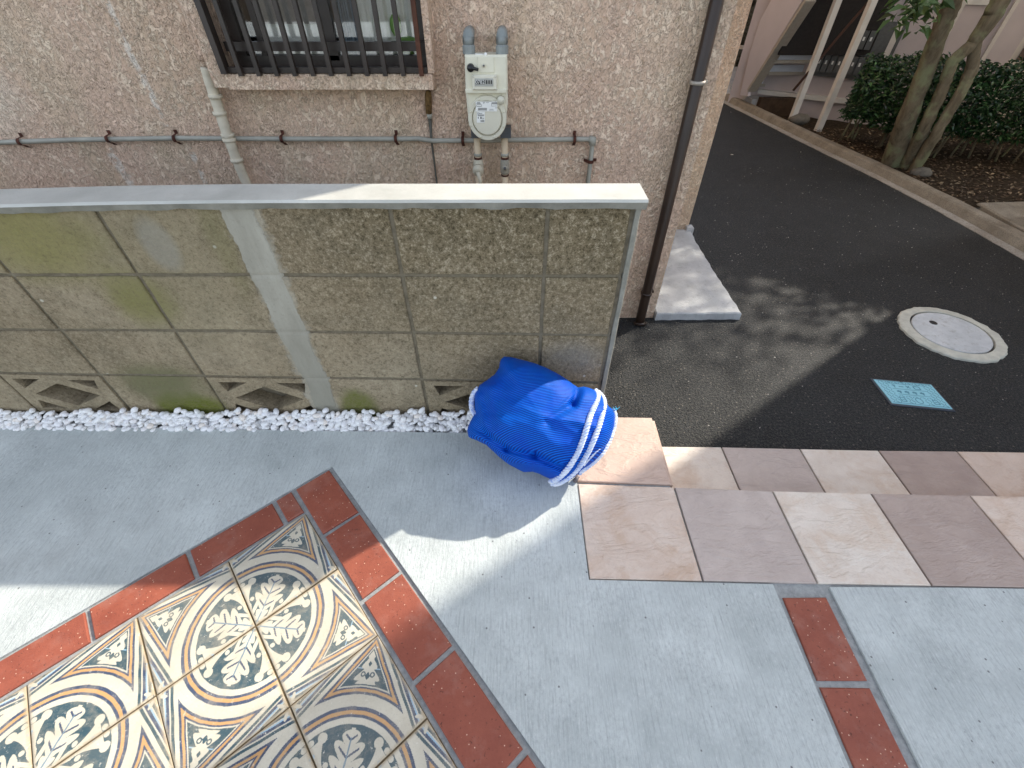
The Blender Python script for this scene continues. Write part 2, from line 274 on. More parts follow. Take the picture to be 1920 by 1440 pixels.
# ------------------------------------------------ object helpers
def tag(o,label=None,cat=None,group=None,kind=None):
    if label: o['label']=label
    if cat: o['category']=cat
    if group: o['group']=group
    if kind: o['kind']=kind
    return o
def thing(name,label,cat,loc=(0,0,0),rz=0,group=None):
    o=bpy.data.objects.new(name,None); o.empty_display_size=.1; COL.objects.link(o); o.location=loc; o.rotation_euler=(0,0,rz)
    return tag(o,label,cat,group)
def put(o,parent):
    """parent keeps world coordinates of the mesh"""
    if parent:
        o.parent=parent
        p=parent; off=Vector((0,0,0)); rz=0
        chain=[]
        while p: chain.append(p); p=p.parent
        from mathutils import Matrix
        Mx=Matrix.Identity(4)
        for q in reversed(chain): Mx=Mx@q.matrix_basis if not q.parent else Mx@q.matrix_parent_inverse@q.matrix_basis
        o.matrix_parent_inverse=Mx.inverted()
    return o
class MB:
    def __init__(s): s.v=[]; s.f=[]; s.m=[]; s.sm=[]
    def add(s,vs,fs,mi=0,sm=False):
        b=len(s.v); s.v+= [tuple(x) for x in vs]; s.f+=[tuple(b+i for i in f) for f in fs]; s.m+=[mi]*len(fs); s.sm+=[sm]*len(fs); return s
    def box(s,x0,x1,y0,y1,z0,z1,mi=0,b=0):
        if b:
            return s.slab([(x0,y0),(x1,y0),(x1,y1),(x0,y1)],z1,z1-z0,b,mi)
        vs=[(x,y,z) for z in(z0,z1) for y in(y0,y1) for x in(x0,x1)]
        return s.add(vs,[(0,2,3,1),(4,5,7,6),(0,1,5,4),(2,6,7,3),(0,4,6,2),(1,3,7,5)],mi)
    def loft(s,rings,cap=True,mi=0,sm=False,close=True):
        n=len(rings[0]); vs=[p for r in rings for p in r]; fs=[]
        for k in range(len(rings)-1):
            for i in range(n if close else n-1):
                j=(i+1)%n; fs.append((k*n+i,k*n+j,(k+1)*n+j,(k+1)*n+i))
        if cap: fs.append(tuple(reversed(range(n)))); fs.append(tuple((len(rings)-1)*n+i for i in range(n)))
        return s.add(vs,fs,mi,sm)
    def slab(s,poly,ztop,th,b=.003,mi=0,inset=None):
        """horizontal slab with a bevelled upper edge; poly counter-clockwise"""
        i2=offset(poly,-(inset or b))
        r=[[(x,y,ztop-th) for x,y in poly],[(x,y,ztop-b) for x,y in poly],[(x,y,ztop) for x,y in i2]]
        return s.loft(r,True,mi)
    def wslab(s,poly,Y,th,b=.003,mi=0):
        """slab standing in a wall; poly in (x,z) seen from -Y, counter-clockwise; front face at Y"""
        i2=offset(poly,-b)
        r=[[(x,Y+th,z) for x,z in poly],[(x,Y+b,z) for x,z in poly],[(x,Y,z) for x,z in i2]]
        return s.loft(r,True,mi)
    def tube(s,pts,r,seg=12,mi=0,cap=True,sm=True):
        pts=[Vector(p) for p in pts]; rr=r if isinstance(r,(list,tuple)) else [r]*len(pts); rings=[]
        up=Vector((0,0,1)); prev=None
        for k,p in enumerate(pts):
            d=(pts[min(k+1,len(pts)-1)]-pts[max(k-1,0)]).normalized()
            if prev is None:
                a=up if abs(d.dot(up))<.9 else Vector((0,1,0)); n=d.cross(a).normalized()
            else: n=(prev-d*prev.dot(d)).normalized()
            prev=n; b=d.cross(n)
            rings.append([p+(n*math.cos(t)+b*math.sin(t))*rr[k] for t in [2*PI*i/seg for i in range(seg)]])
        return s.loft(rings,cap,mi,sm)
    def disc(s,c,r,n,th,seg=24,mi=0,sm=True,r2=None):
        c=Vector(c); n=Vector(n).normalized(); return s.tube([c,c+n*th],[r,r2 or r],seg,mi)
    def build(s,name,mats,parent=None,**k):
        me=bpy.data.meshes.new(name); me.from_pydata(s.v,[],s.f); 
        if not isinstance(mats,(list,tuple)): mats=[mats]
        for m in mats: me.materials.append(m)
        me.polygons.foreach_set('material_index',s.m); me.polygons.foreach_set('use_smooth',s.sm); me.update()
        bm=bmesh.new(); bm.from_mesh(me); bmesh.ops.recalc_face_normals(bm,faces=bm.faces); bm.to_mesh(me); bm.free()
        o=bpy.data.objects.new(name,me); COL.objects.link(o); put(o,parent); tag(o,**k); return o
def area(poly): return sum(poly[i][0]*poly[(i+1)%len(poly)][1]-poly[(i+1)%len(poly)][0]*poly[i][1] for i in range(len(poly)))/2
def offset(poly,d):
    """d<0 shrinks"""
    n=len(poly); s=1 if area(poly)>0 else -1; out=[]
    for i in range(n):
        p0,p1,p2=Vector(poly[i-1]),Vector(poly[i]),Vector(poly[(i+1)%n])
        a=(p1-p0).normalized(); b=(p2-p1).normalized()
        na=Vector((a.y,-a.x))*s; nb=Vector((b.y,-b.x))*s
        m=na+nb
        m=m/ max(.3,(1+na.dot(nb)))
        q=p1+m*d; out.append((q.x,q.y))
    return out
def lerp(a,b,t): return a+(b-a)*t
def interp(x,tab):
    tab=sorted(tab)
    if x<=tab[0][0]: (x0,y0),(x1,y1)=tab[0],tab[1]
    elif x>=tab[-1][0]: (x0,y0),(x1,y1)=tab[-2],tab[-1]
    else:
        for k in range(len(tab)-1):
            if tab[k][0]<=x<=tab[k+1][0]: (x0,y0),(x1,y1)=tab[k],tab[k+1]; break
    return lerp(y0,y1,(x-x0)/(x1-x0))
def rot2(p,a,c=(0,0)):
    x,y=p[0]-c[0],p[1]-c[1]; return (c[0]+x*math.cos(a)-y*math.sin(a),c[1]+x*math.sin(a)+y*math.cos(a))
ROAD=-.21
# ================================================ GROUND
MB().add([(-150,-150,-.36),(150,-150,-.36),(150,150,-.36),(-150,150,-.36)],[(0,1,2,3)]).build('ground',SOIL,kind='structure')
KIN=[(3.42,-4),(3.415,1.6),(3.403,2.698),(3.37,3.439),(3.30,4.195),(3.14,5.269),(2.90,7.19),(2.55,10.5)]
rv=[(-6,1.0,ROAD),(-6,9.5,ROAD)]
poly=[(-7,-.5),(3.9,-4)]
road=[(.3,.5)]+[(x,y) for x,y in KIN]+[(-7,10.5),(-7,.5)]
pts=[(x,y,ROAD) for x,y in road]; n=len(pts)
MB().add(pts,[tuple(range(n))]).build('road',ASPHALT,kind='structure')
# kerb with flat gutter, one swept profile
prof=[(-.004,-.05),(-.004,.005),(.080,.003),(.092,-.006),(.112,.050),(.124,.06),(.185,.062),(.20,.05),(.20,-.1)]
rings=[]
dense=[]
for k in range(len(KIN)-1):
    for q in range(12):
        t=q/12; dense.append((lerp(KIN[k][0],KIN[k+1][0],t),lerp(KIN[k][1],KIN[k+1][1],t)))
dense.append(KIN[-1])
for k,(x,y) in enumerate(dense):
    a=Vector(dense[max(k-1,0)]); b=Vector(dense[min(k+1,len(dense)-1)]); d=(b-a).normalized(); nx,ny=d.y,-d.x
    j=.006*mn.noise(Vector((x*9,y*9,0)))+.004*random.uniform(-1,1)
    rings.append([(x+nx*(o_+(j if i<2 else 0)),y+ny*(o_+(j if i<2 else 0)),ROAD+h_+(.003*mn.noise(Vector((x*6,y*6,i))) if i>2 else 0)) for i,(o_,h_) in enumerate(prof)])
MB().loft([r_[:4]+[(r_[3][0],r_[3][1],ROAD-.05)] for r_ in rings],True).build('gutter',GUT,kind='structure'); MB().loft([r_[3:]+[(r_[3][0],r_[3][1],ROAD-.1)] for r_ in rings],True).build('kerb',KERB,kind='structure')
# planting soil behind the kerb with unevenness
mb=MB(); nx_,ny_=40,60; vs=[]
for j in range(ny_+1):
    y=lerp(3.45,10.5,j/ny_); x0=interp(y,[(b,a) for a,b in KIN])+.19
    for i in range(nx_+1):
        x=lerp(x0,9,(i/nx_)**1.5); dip=-.10*min(1,max(0,(y-5.2)/.6)) * min(1,(i/4))
        vs.append((x,y,-.165+dip+.018*mn.noise(Vector((x*5,y*5,1)))))
fs=[(j*(nx_+1)+i,j*(nx_+1)+i+1,(j+1)*(nx_+1)+i+1,(j+1)*(nx_+1)+i) for j in range(ny_) for i in range(nx_)]
mb.add(vs,fs,0,True).build('planting_bed',SOIL,kind='structure')
MB().slab([(3.60,-4),(9,-4),(9,3.98),(4.6,3.62),(4.1,3.53),(3.66,3.5),(3.605,2.7)],-.148,.1,.01).build('driveway',KERB,kind='structure')
# ================================================ CONCRETE PAD (poured apron) with the tile mat let in
Lx,Ly=-.752,-.659; Rx,Ry=.659,-.752; T=.2265
IC=(-.639,.711)
def mat(a,b): return (IC[0]+a*Lx+b*Rx,IC[1]+a*Ly+b*Ry)
OC=mat(-.139,-.113)
TL=[G(1082.4,908),G(1103,1087)]        # left edge of the tile row
pad=[(-1.868,1.071),(-1.285,1.055),(-.174,1.034),(.205,1.03),(.209,.815),(.209,.505),(.84,.493),(.716,.488),(.716,-1.4)]
pad=[(-1.868,1.071),(-1.285,1.055),(-.174,1.034),(.205,1.03),(.2125,.815),(.2125,.5085),(.53,.5005),(.716,.4965),(.716,-1.6),(.716,-1.6)]
pad=pad[:-2]+[(.716,-.619),OC,mat(2.2,-.113),(-1.868,.0)]
pad=list(reversed(pad))
def flat(name,poly,ztop,th,mats,**k):
    mb=MB(); t=tessellate_polygon([[Vector((x,y,0)) for x,y in poly]])
    n=len(poly); mb.add([(x,y,ztop) for x,y in poly]+[(x,y,ztop-th) for x,y in poly],[tuple(f) for f in t]+[(i,(i+1)%n,(i+1)%n+n,i+n) for i in range(n)])
    return mb.build(name,mats,**k)
PADO=flat('concrete_pad',pad,0,.25,PAD,kind='structure')
flat('concrete_pad',[(.868,.489),(1.2,.487),(3.38,.455),(3.38,-1.6),(.868,-1.6)],0,.25,PAD,kind='structure')
flat('concrete_pad',[(-9,-11),(3.55,-11),(3.55,-1.605),(-9,-1.605)],0,.25,PAD,kind='structure')  # unseen forecourt behind the camera, added to bounce light onto the walls
flat('concrete_pad',[(-9,-1.6),(mat(2.2,-.113)[0],-1.6),(-1.872,-.0),(-2.0,.05),(-9,.05)],0,.25,PAD,kind='structure')
# mortar bed below everything in the pad
bed=flat('mortar_bed',[(-3.2,-2),(3.38,-2),(3.38,.48),(.715,.80),(.2,.80),(.2,1.02),(-3.2,1.02)],-.007,.2,MORTAR,kind='structure')
# light bevelled mortar fillet beside the mat
mb=MB()
for (p,q,s_) in ((mat(-.139,-.113),mat(-.139,2.9),1),(mat(2.2,-.113),mat(-.139,-.113),1)):
    pass
# brick courses round the mat
mt=thing('tile_mat','old patterned blue, ochre and cream floor tiles set in a red brick border','floor tiles',(IC[0],IC[1],0))
def brick(parent,quad,z=0.001,name='brick'):
    if area(quad)<0: quad=quad[::-1]
    quad=[(x+random.uniform(-.0012,.0012),y+random.uniform(-.0012,.0012)) for x,y in quad]
    return MB().slab(quad,z+random.uniform(-.0015,.001),.04,.0025).build(name,BRICK,parent)
g=.0065
LJ=[-.004,.058,.307,.548,.792,1.035,1.278,1.52]
for k in range(len(LJ)-1):
    a0,a1=LJ[k]+g,LJ[k+1]-g
    brick(mt,[mat(a0,-.105),mat(a1,-.105),mat(a1,-.010),mat(a0,-.010)])
RJ=[-.113,.107,.352,.602,.869,.93,1.17,1.42,1.67]
for k in range(len(RJ)-1):
    b0,b1=RJ[k]+(g if k else .008),RJ[k+1]-g
    brick(mt,[mat(-.126,b0),mat(-.008-.004,b0),mat(-.008-.004,b1),mat(-.126,b1)])
# the printed tile
NG=230
def paint(S,Tt):
    s=S/T_; t=Tt/T_
cream=np.array((.60,.555,.44)); teal=np.array((.028,.075,.098)); navy=np.array((.035,.06,.12)); ochre=np.array((.56,.31,.12)); lblue=np.array((.30,.46,.57)); grey=np.array((.10,.15,.17))
s,t=np.meshgrid(np.linspace(0,1,NG),np.linspace(0,1,NG),indexing='xy')
wob=.0015*np.sin(s*23+t*17)+.001*np.sin(s*47-t*31)
s_=s+wob; t_=t+.0015*np.sin(s*19-t*29)
C=np.tile(cream,(NG,NG,1)).astype(float)
r=np.hypot(s_,t_)
def setm(m,c): C[m]=c
# stripes beyond the triangle's flank, mirrored
def flank(s,t):
    A=np.array((1.0,1.0)); B=np.array((.85,.24)); d=B-A; L_=np.hypot(*d); n=np.array((-d[1],d[0]))/L_
    return ((s-A[0])*n[0]+(t-A[1])*n[1])          # >0 outward (towards s=1)
f1=flank(s_,t_); 
if flank(np.array(1.0),np.array(.2))<0: f1=-f1; sg=-1
else: sg=1
f2=sg*flank(t_,s_); f=np.maximum(f1,f2)
out=(r>.80)
for a,b,c_ in ((.040,.068,teal),(.068,.082,cream),(.082,.110,navy),(.110,.124,lblue),(.124,.134,cream),(.134,.162,teal),(.162,.17,cream),(.17,.30,teal)):
    setm(out&(f>a)&(f<=b),c_)
for cx,cy in ((1,0),(0,1)):     # little star in the corner diamond
    q=np.hypot(s_-cx,t_-cy); th=np.arctan2(t_-cy,s_-cx); setm(q<.085+.035*np.cos(th*8),cream); setm(q<.02,teal)
# circle
setm(r<.80,cream); setm((r>.720)&(r<.752),navy); setm((r>=.686)&(r<=.720),ochre); setm((r>.658)&(r<.686),navy); setm(r<=.660,cream)
setm(r<.605,teal)
a=(s_+t_)/math.sqrt(2); b=np.abs(s_-t_)/math.sqrt(2); sb=(s_-t_)/math.sqrt(2)
u_=np.clip((a-.045)/.53,0,1); ph=(a-.75*b)
lobe=.30+.70*np.abs(np.sin(ph*23))**.6
w_=(.035+.125*np.sin(PI*u_**1.5)+.015*np.sin(PI*u_))*lobe*(u_>0)*(u_<1)
setm((b<w_)&(r<.6),cream)
setm((b<.008)&(a<.5)&(r<.6),lblue*.55)
vein=(np.abs(np.sin(ph*23))>.97)&(b<w_*.62)&(b>.006)&(a>.12); setm(vein,navy)
for (x,y) in ((s_,t_),(t_,s_)):    # half tulip on each tile edge, completed by the neighbour
    st=(x>.05)&(x<.40)&(y<.022+.012*np.sin(x*30)); bell=(x>.30)&(x<.535)&(y<.03+.115*np.clip((x-.30)/.235,0,1)**1.6)
    m=st|bell|(np.hypot(x-.535,y-.135)<.045)|(np.hypot(x-.565,y-.03)<.028)|(np.hypot(x-.32,y-.065)<.026)
    px,py=.15,.01; qx,qy=.245,.105; tt=np.clip(((x-px)*(qx-px)+(y-py)*(qy-py))/((qx-px)**2+(qy-py)**2),0,1)
    m|=np.hypot(x-px-tt*(qx-px),y-py-tt*(qy-py))<.020
    m&=(r<.6); setm(m,cream); setm((np.hypot(x-.46,y-.0)<.02)&(r<.6),lblue)
# triangle cartouche
d=np.minimum(-f1,-f2); d=np.minimum(d,(r-.855)*.9)
setm(d>0,navy); setm(d>.022,ochre); setm(d>.046,navy); setm(d>.060,cream); setm(d>.072,teal)
u_=np.clip((a-.93)/.36,0,1)
w_=(.150*(1-u_)**1.15+.016)*(.55+.45*np.abs(np.sin((a+.5*b)*34)))*(a>.945)*(a<1.30)
mm=(b<w_)&(d>.082); setm(mm,cream)
for ca,cr in ((1.02,.030),(1.135,.022)): setm((np.abs(a-ca)*.8+b<cr)&mm,teal)
for q in (1,-1): 
    rr=np.hypot(a-1.035,sb-q*.05); setm((rr<.026)&(rr>.013)&mm,teal)
setm((np.abs(a-1.09)<.005)&(d>.078)&~mm,lblue)
C=C*(1+.06*np.sin(s*7+t*11)[...,None])
edge=np.clip(np.minimum(np.minimum(s,1-s),np.minimum(t,1-t))/.035,0,1)
cd=np.maximum(0,1-np.minimum(np.hypot(s-1,t),np.hypot(s,t-1))/.10); edge=np.clip(edge-cd*.6,0,1)
rgba=np.concatenate([C,edge[...,None]],axis=2).reshape(-1,4)
gp=.0019; xs=gp+s*(T-2*gp); ys=gp+t*(T-2*gp)
ed=np.minimum(np.minimum(s,1-s),np.minimum(t,1-t)); zz=-.0018*np.exp(-ed/.008)+.0005
V=np.stack([xs,ys,zz],-1).reshape(-1,3)
idx=np.arange(NG*NG).reshape(NG,NG); q=np.stack([idx[:-1,:-1],idx[:-1,1:],idx[1:,1:],idx[1:,:-1]],-1).reshape(-1,4)
# skirt
ring=list(idx[0,:])+list(idx[1:,-1])+list(idx[-1,-2::-1])+list(idx[-2:0:-1,0]); nb=len(V); sk=V[ring].copy(); sk[:,2]=-.02
V=np.concatenate([V,sk]); rgba=np.concatenate([rgba,rgba[ring]]); m_=len(ring)
faces=q.tolist()+[[int(ring[(i+1)%m_]),int(ring[i]),nb+i,nb+(i+1)%m_] for i in range(m_)]
tme=bpy.data.meshes.new('patterned_tile'); tme.from_pydata(V.tolist(),[],faces); tme.materials.append(ENC)
ca=tme.color_attributes.new('print','FLOAT_COLOR','POINT'); ca.data.foreach_set('color',rgba.astype(np.float32).ravel()); tme.update()
base_ang=math.atan2(Ly,Lx)       # +x along L, then +y = rot90 = ( -Ly, Lx ) = R
for i in range(6):
    for j in range(6):
        ni,nj=(i if i%2 else i+1),(j if j%2 else j+1)
        sx=1 if i%2 else -1; sy=1 if j%2 else -1
        x,y=mat(ni*T,nj*T)
        if mat((i+.5)*T,(j+.5)*T)[1]<-.75: continue
        o=bpy.data.objects.new('patterned_tile',tme); COL.objects.link(o)
        # quadrant -> rotation
        k={(1,1):0,(-1,1):1,(-1,-1):2,(1,-1):3}[(sx,sy)]
        o.location=(x+random.uniform(-.0006,.0006),y+random.uniform(-.0006,.0006),-.001+random.uniform(-.0006,.0006)); o.rotation_euler=(random.uniform(-.004,.004),random.uniform(-.004,.004),base_ang+k*PI/2)
        put(o,mt)
mb=MB(); c4=[mat(.0,.0),mat(6*T,.0),mat(6*T,6*T),mat(.0,6*T)]; c4=c4 if area(c4)>0 else c4[::-1]
mb.add([(x,y,-.0045) for x,y in c4],[(0,1,2,3)]).build('tile_grout',GROUT,mt)
# second brick line, right of the tile step
st=thing('brick_strip','straight strip of red bricks with grey mortar crossing the pad below the step tiles','brick strip',(.785,.3,0),0,'red brick strips in the concrete pad')
ys_=[.462,.272,.258,.070,.056,-.13,-.144,-.33,-.344,-.53,-.544,-.73]
for k in range(0,len(ys_)-1,2):
    brick(st,[(.728,ys_[k+1]),(.846,ys_[k+1]),(.846,ys_[k]),(.728,ys_[k])],-.002)
st=thing('brick_strip','short run of red brick at the left edge of the pad beside the white pebbles','brick strip',(-1.93,.9,0),0,'red brick strips in the concrete pad')
for k in range(5): brick(st,[(-1.99,1.06-.2*(k+1)+.012),(-1.876,1.06-.2*(k+1)+.012),(-1.876,1.06-.2*k),(-1.99,1.06-.2*k)],-.001)
# ================================================ TILED STEP
stp=bpy.data.objects.new('tiled_step',None); COL.objects.link(stp); stp['kind']='structure'; stp.location=(1.1,.8,0)
topu=[(.213,.821),(.526,.807),(.839,.793),(1.151,.784),(1.462,.777),(1.773,.770),(2.085,.763),(2.397,.756),(2.71,.749),(3.02,.742),(3.33,.735)]
botu=[(.213,.509),(.527,.503),(.84,.496),(1.150,.490),(1.462,.484),(1.773,.478),(2.085,.472),(2.397,.466),(2.71,.46),(3.02,.454),(3.33,.448)]
mats_=[T_PEACH,T_GREY,T_CREAM,T_MAUVE,T_PEACH,T_GREY,T_CREAM,T_MAUVE,T_PEACH,T_GREY]
def shrink(quad,g): return offset(quad,-g)
def tile(quad,z,mat_,par,g=.0028,th=.012):
    if area(quad)<0: quad=quad[::-1]
    return MB().slab(shrink(quad,g),z,th,.0018).build('step_tile',mat_,par)
for k in range(10): tile([botu[k],botu[k+1],topu[k+1],topu[k]],.0015,mats_[k],stp)
tile([(.213,.826),(.520,.812),(.524,1.108),(.217,1.115)],.002,T_PLAIN,stp)
zt=-.186
low=[(.535,.90,.535,1.121),(.846,.88,.846,1.117),(1.158,.87,1.158,1.108),(1.470,.86,1.470,1.100),(1.781,.86,1.781,1.096),(2.092,.85,2.092,1.09),(2.404,.84,2.404,1.083),(2.716,.83,2.716,1.077),(3.03,.82,3.03,1.07),(3.34,.81,3.34,1.065)]
ml=[T_CREAM,T_GREY,T_CREAM,T_MAUVE,T_PEACH,T_GREY,T_CREAM,T_MAUVE,T_PEACH]
for k in range(9):
    a_,b_=low[k],low[k+1]; tile([(a_[0],a_[3]-.31),(b_[0],b_[3]-.31),(b_[2],b_[3]),(a_[2],a_[3])],zt,ml[k],stp)
flat('step_core',[(.208,.45),(3.34,.42),(3.34,.732),(.53,.80),(.517,.81),(.52,1.104),(.212,1.11)],-.0075,.25,MORTAR).name='step_core'
so_=bpy.data.objects['step_core']; put(so_,stp)
put(flat('tread_core',[(.53,.72),(3.34,.70),(3.34,1.062),(.53,1.117)],zt-.0095,.05,MORTAR),stp)
# riser tiles below the upper nosing and beside the corner tile
def vtile(p,q,z0,z1,mat_,par):
    (x0,y0),(x1,y1)=p,q; d=Vector((x1-x0,y1-y0)).normalized(); n_=Vector((-d.y,d.x))*.01
    MB().add([(x0,y0,z0),(x1,y1,z0),(x1,y1,z1),(x0,y0,z1),(x0+n_.x,y0+n_.y,z0),(x1+n_.x,y1+n_.y,z0),(x1+n_.x,y1+n_.y,z1),(x0+n_.x,y0+n_.y,z1)],[(0,1,2,3),(4,7,6,5),(0,4,5,1),(1,5,6,2),(2,6,7,3),(3,7,4,0)]).build('riser_tile',mat_,par)
for k in range(1,10): vtile((topu[k][0]+.003,topu[k][1]-.008),(topu[k+1][0]-.003,topu[k+1][1]-.008),zt+.002,-.011,mats_[k],stp)
vtile((.523,1.10),(.518,.82),zt+.002,-.010,T_PLAIN,stp)
# ================================================ WHITE PEBBLES
def ico(sub=1):
    bm=bmesh.new(); bmesh.ops.create_icosphere(bm,subdivisions=sub,radius=1); v=[x.co.copy() for x in bm.verts]; f=[tuple(q.index for q in y.verts) for y in bm.faces]; bm.free(); return v,f
IV,IF=ico(2); IV1,IF1=ico(2)
rg=random.Random(3); mb=MB()
from mathutils import Euler
def pebble(x,y,z,r,flatn=.62):
    e=Euler((rg.uniform(-.5,.5),rg.uniform(-.5,.5),rg.uniform(0,6.3))); sx,sy,sz=r*rg.uniform(.9,1.45),r*rg.uniform(.75,1.05),r*rg.uniform(flatn-.1,flatn+.2); sd=rg.uniform(0,99)
    vs=[]
    for p in IV:
        q=Vector((p.x*sx,p.y*sy,p.z*sz))*(1+.13*mn.noise(p*1.1+Vector((sd,0,0)))); q.rotate(e); vs.append((x+q.x,y+q.y,z+q.z))
    mb.add(vs,IF,0,True)
for layer,(z,n_) in enumerate(((-.030,500),(-.018,800),(-.006,950),(.004,420))):
    for _ in range(n_):
        x=rg.uniform(-2.45,.17); y=rg.uniform(1.047,1.106)
        pebble(x,y,z+rg.uniform(-.004,.005)+min(.034,max(0,y-1.06)*.8),rg.uniform(.0085,.0125))
for k,(x,y) in enumerate([(-1.42,1.1),(-1.38,1.103),(-1.55,1.1),(-.68,1.1),(-1.0,1.103),(-.9,1.1),(-1.75,1.1),(-.33,1.1),(-1.22,1.1)]): pebble(x,y,.048,.0115,.75)
mb.build('white_gravel',PEB,kind='stuff')
flat('gravel_bed',[(-3,1.02),(.21,1.02),(.21,1.13),(-3,1.13)],-.022,.2,SLABC,kind='structure')
# ================================================ BLOCK WALL
wl=thing('block_wall','low weathered concrete block wall with mossy stains and pale coping in front of the pink house','wall',(-.9,1.16,0))
YW=1.12
rows=[ [(-2.6,.70),(-1.75,.748),(-1.45,.766),(-1.305,.773),(-1.05,.782),(-.744,.786),(-.35,.787),(.33,.787)],
 [(-2.6,.588),(-1.452,.589),(-.74,.590),(-.394,.587),(.33,.585)],
 [(-2.6,.405),(-1.606,.397),(-1.066,.393),(-.437,.386),(.33,.372)],
 [(-2.6,.235),(-1.751,.213),(-1.427,.203),(-1.06,.198),(-.48,.185),(.33,.165)],
 [(-2.6,.025),(-1.9,.02),(-.32,-.035),(.33,-.04)] ]
cols=[.309,.092,-.312,-.69,-1.062,-1.42,-1.765,-2.11,-2.46]
jg=.0055
vents={(3,1),(3,3),(3,5)}
def vent(x0,x1,r0,r1):
    """pierced block: diamond in the middle and four corner slits"""
    def P(a,b): 
        x=lerp(x0,x1,a); return Vector((x,lerp(r1(x),r0(x),b),0))
    outer=[P(0,0),P(1,0),P(1,1),P(0,1)]
    holes=[[P(.15,.50),P(.47,.84),P(.53,.84),P(.85,.50),P(.53,.16),P(.47,.16)],
           [P(.10,.90),P(.40,.90),P(.10,.64)],[P(.90,.90),P(.90,.64),P(.60,.90)],
           [P(.10,.10),P(.10,.36),P(.40,.10)],[P(.90,.10),P(.60,.10),P(.90,.36)]]
    holes=[[P(.16,.50),P(.5,.80),P(.84,.50),P(.5,.20)],[P(.08,.90),P(.36,.90),P(.12,.66)],[P(.92,.90),P(.88,.66),P(.64,.90)],
           [P(.08,.10),P(.12,.34),P(.36,.10)],[P(.92,.10),P(.64,.10),P(.88,.34)]]
    loops=[outer]+holes; tri=tessellate_polygon(loops); vv=[q for l in loops for q in l]; n_=len(vv)
    mb=MB(); fr=[(q.x,YW,q.y) for q in vv]; bk=[(q.x,YW+.07,q.y) for q in vv]; fs=[tuple(t) for t in tri]+[tuple(n_+i for i in reversed(t)) for t in tri]
    b=0
    for l in loops:
        m_=len(l); fs+=[(b+i,b+(i+1)%m_,n_+b+(i+1)%m_,n_+b+i) for i in range(m_)]; b+=m_
    mb.add(fr+bk,fs); o=mb.build('vent_block',BLOCK,wl); return o
rf=[lambda x,k=k: interp(x,rows[k]) for k in range(5)]
for k in range(4):
    for i in range(8):
        x1,x0=cols[i]-jg,cols[i+1]+jg
        a=rf[k]; b=rf[k+1]
        if (k,i) in vents: vent(x0,x1,lambda x,a=a:a(x)-jg,lambda x,b=b:b(x)+jg); continue
        quad=[(x0,b(x0)+(jg if k<3 else 0)),(x1,b(x1)+(jg if k<3 else 0)),(x1,a(x1)-(jg if k else 0)),(x0,a(x0)-(jg if k else 0))]
        # slightly ragged outline
        P=[]
        for q in range(4):
            p,r_=quad[q],quad[(q+1)%4]; L_=math.hypot(r_[0]-p[0],r_[1]-p[1]); n_=max(3,int(L_/.05))
            for m_ in range(n_): P.append((lerp(p[0],r_[0],m_/n_)+random.uniform(-.0012,.0012),lerp(p[1],r_[1],m_/n_)+random.uniform(-.0012,.0012)))
        MB().wslab(P,YW+random.uniform(-.001,.0012),.06,.003).build('block',BLOCK,wl)
mb=MB()
for k in range(1,4):
    seg=[-2.46+i*(2.772/24) for i in range(25)]
    for i in range(24):
        xa,xb=seg[i],seg[i+1]; mb.add([(xa,YW+.007,rf[k](xa)-.008),(xb,YW+.007,rf[k](xb)-.008),(xb,YW+.007,rf[k](xb)+.008),(xa,YW+.007,rf[k](xa)+.008)],[(0,1,2,3)])
for c_ in cols[:]:
    for k in range(4):
        z0,z1=rf[k+1](c_)+.008,rf[k](c_)-.008
        mb.add([(c_-.008,YW+.007,z0),(c_+.008,YW+.007,z0),(c_+.008,YW+.007,z1),(c_-.008,YW+.007,z1)],[(0,1,2,3)])
mb.build('joint_mortar',JOINT,wl)
MB().box(-2.6,.30,YW+.072,1.212,-.25,.76).build('wall_core',JOINT,wl)
MB().box(-2.6,.30,YW+.01,YW+.07,-.25,-.045).build('wall_footing',JOINT,wl)
mb=MB(); ring=[]; N_=150
for k in range(N_+1):
    z=lerp(-.03,.779,k/N_); ea=.012*mn.noise(Vector((1,0,z*9)))+.004*mn.noise(Vector((1,0,z*60)))+random.uniform(-.0016,.0016); eb=.013*mn.noise(Vector((7,0,z*8)))+.004*mn.noise(Vector((7,0,z*55)))+random.uniform(-.0016,.0016)
    xa=interp(z,[(-.03,-.722),(.4,-.742),(.79,-.748)])+ea; xb=interp(z,[(-.03,-.635),(.4,-.640),(.79,-.655)])+eb
    near=min(abs(z-r0(-.69)) for r0 in rf[1:4]); dip=.0022*math.exp(-(near/.006)**2)
    ring.append([(xa,YW+.006,z),(xa+.008,YW-.0012+dip,z),(xb-.008,YW-.0014+dip,z),(xb,YW+.006,z)])
mb.loft(ring,True,0,False); mb.build('cement_skim',SKIM,wl)
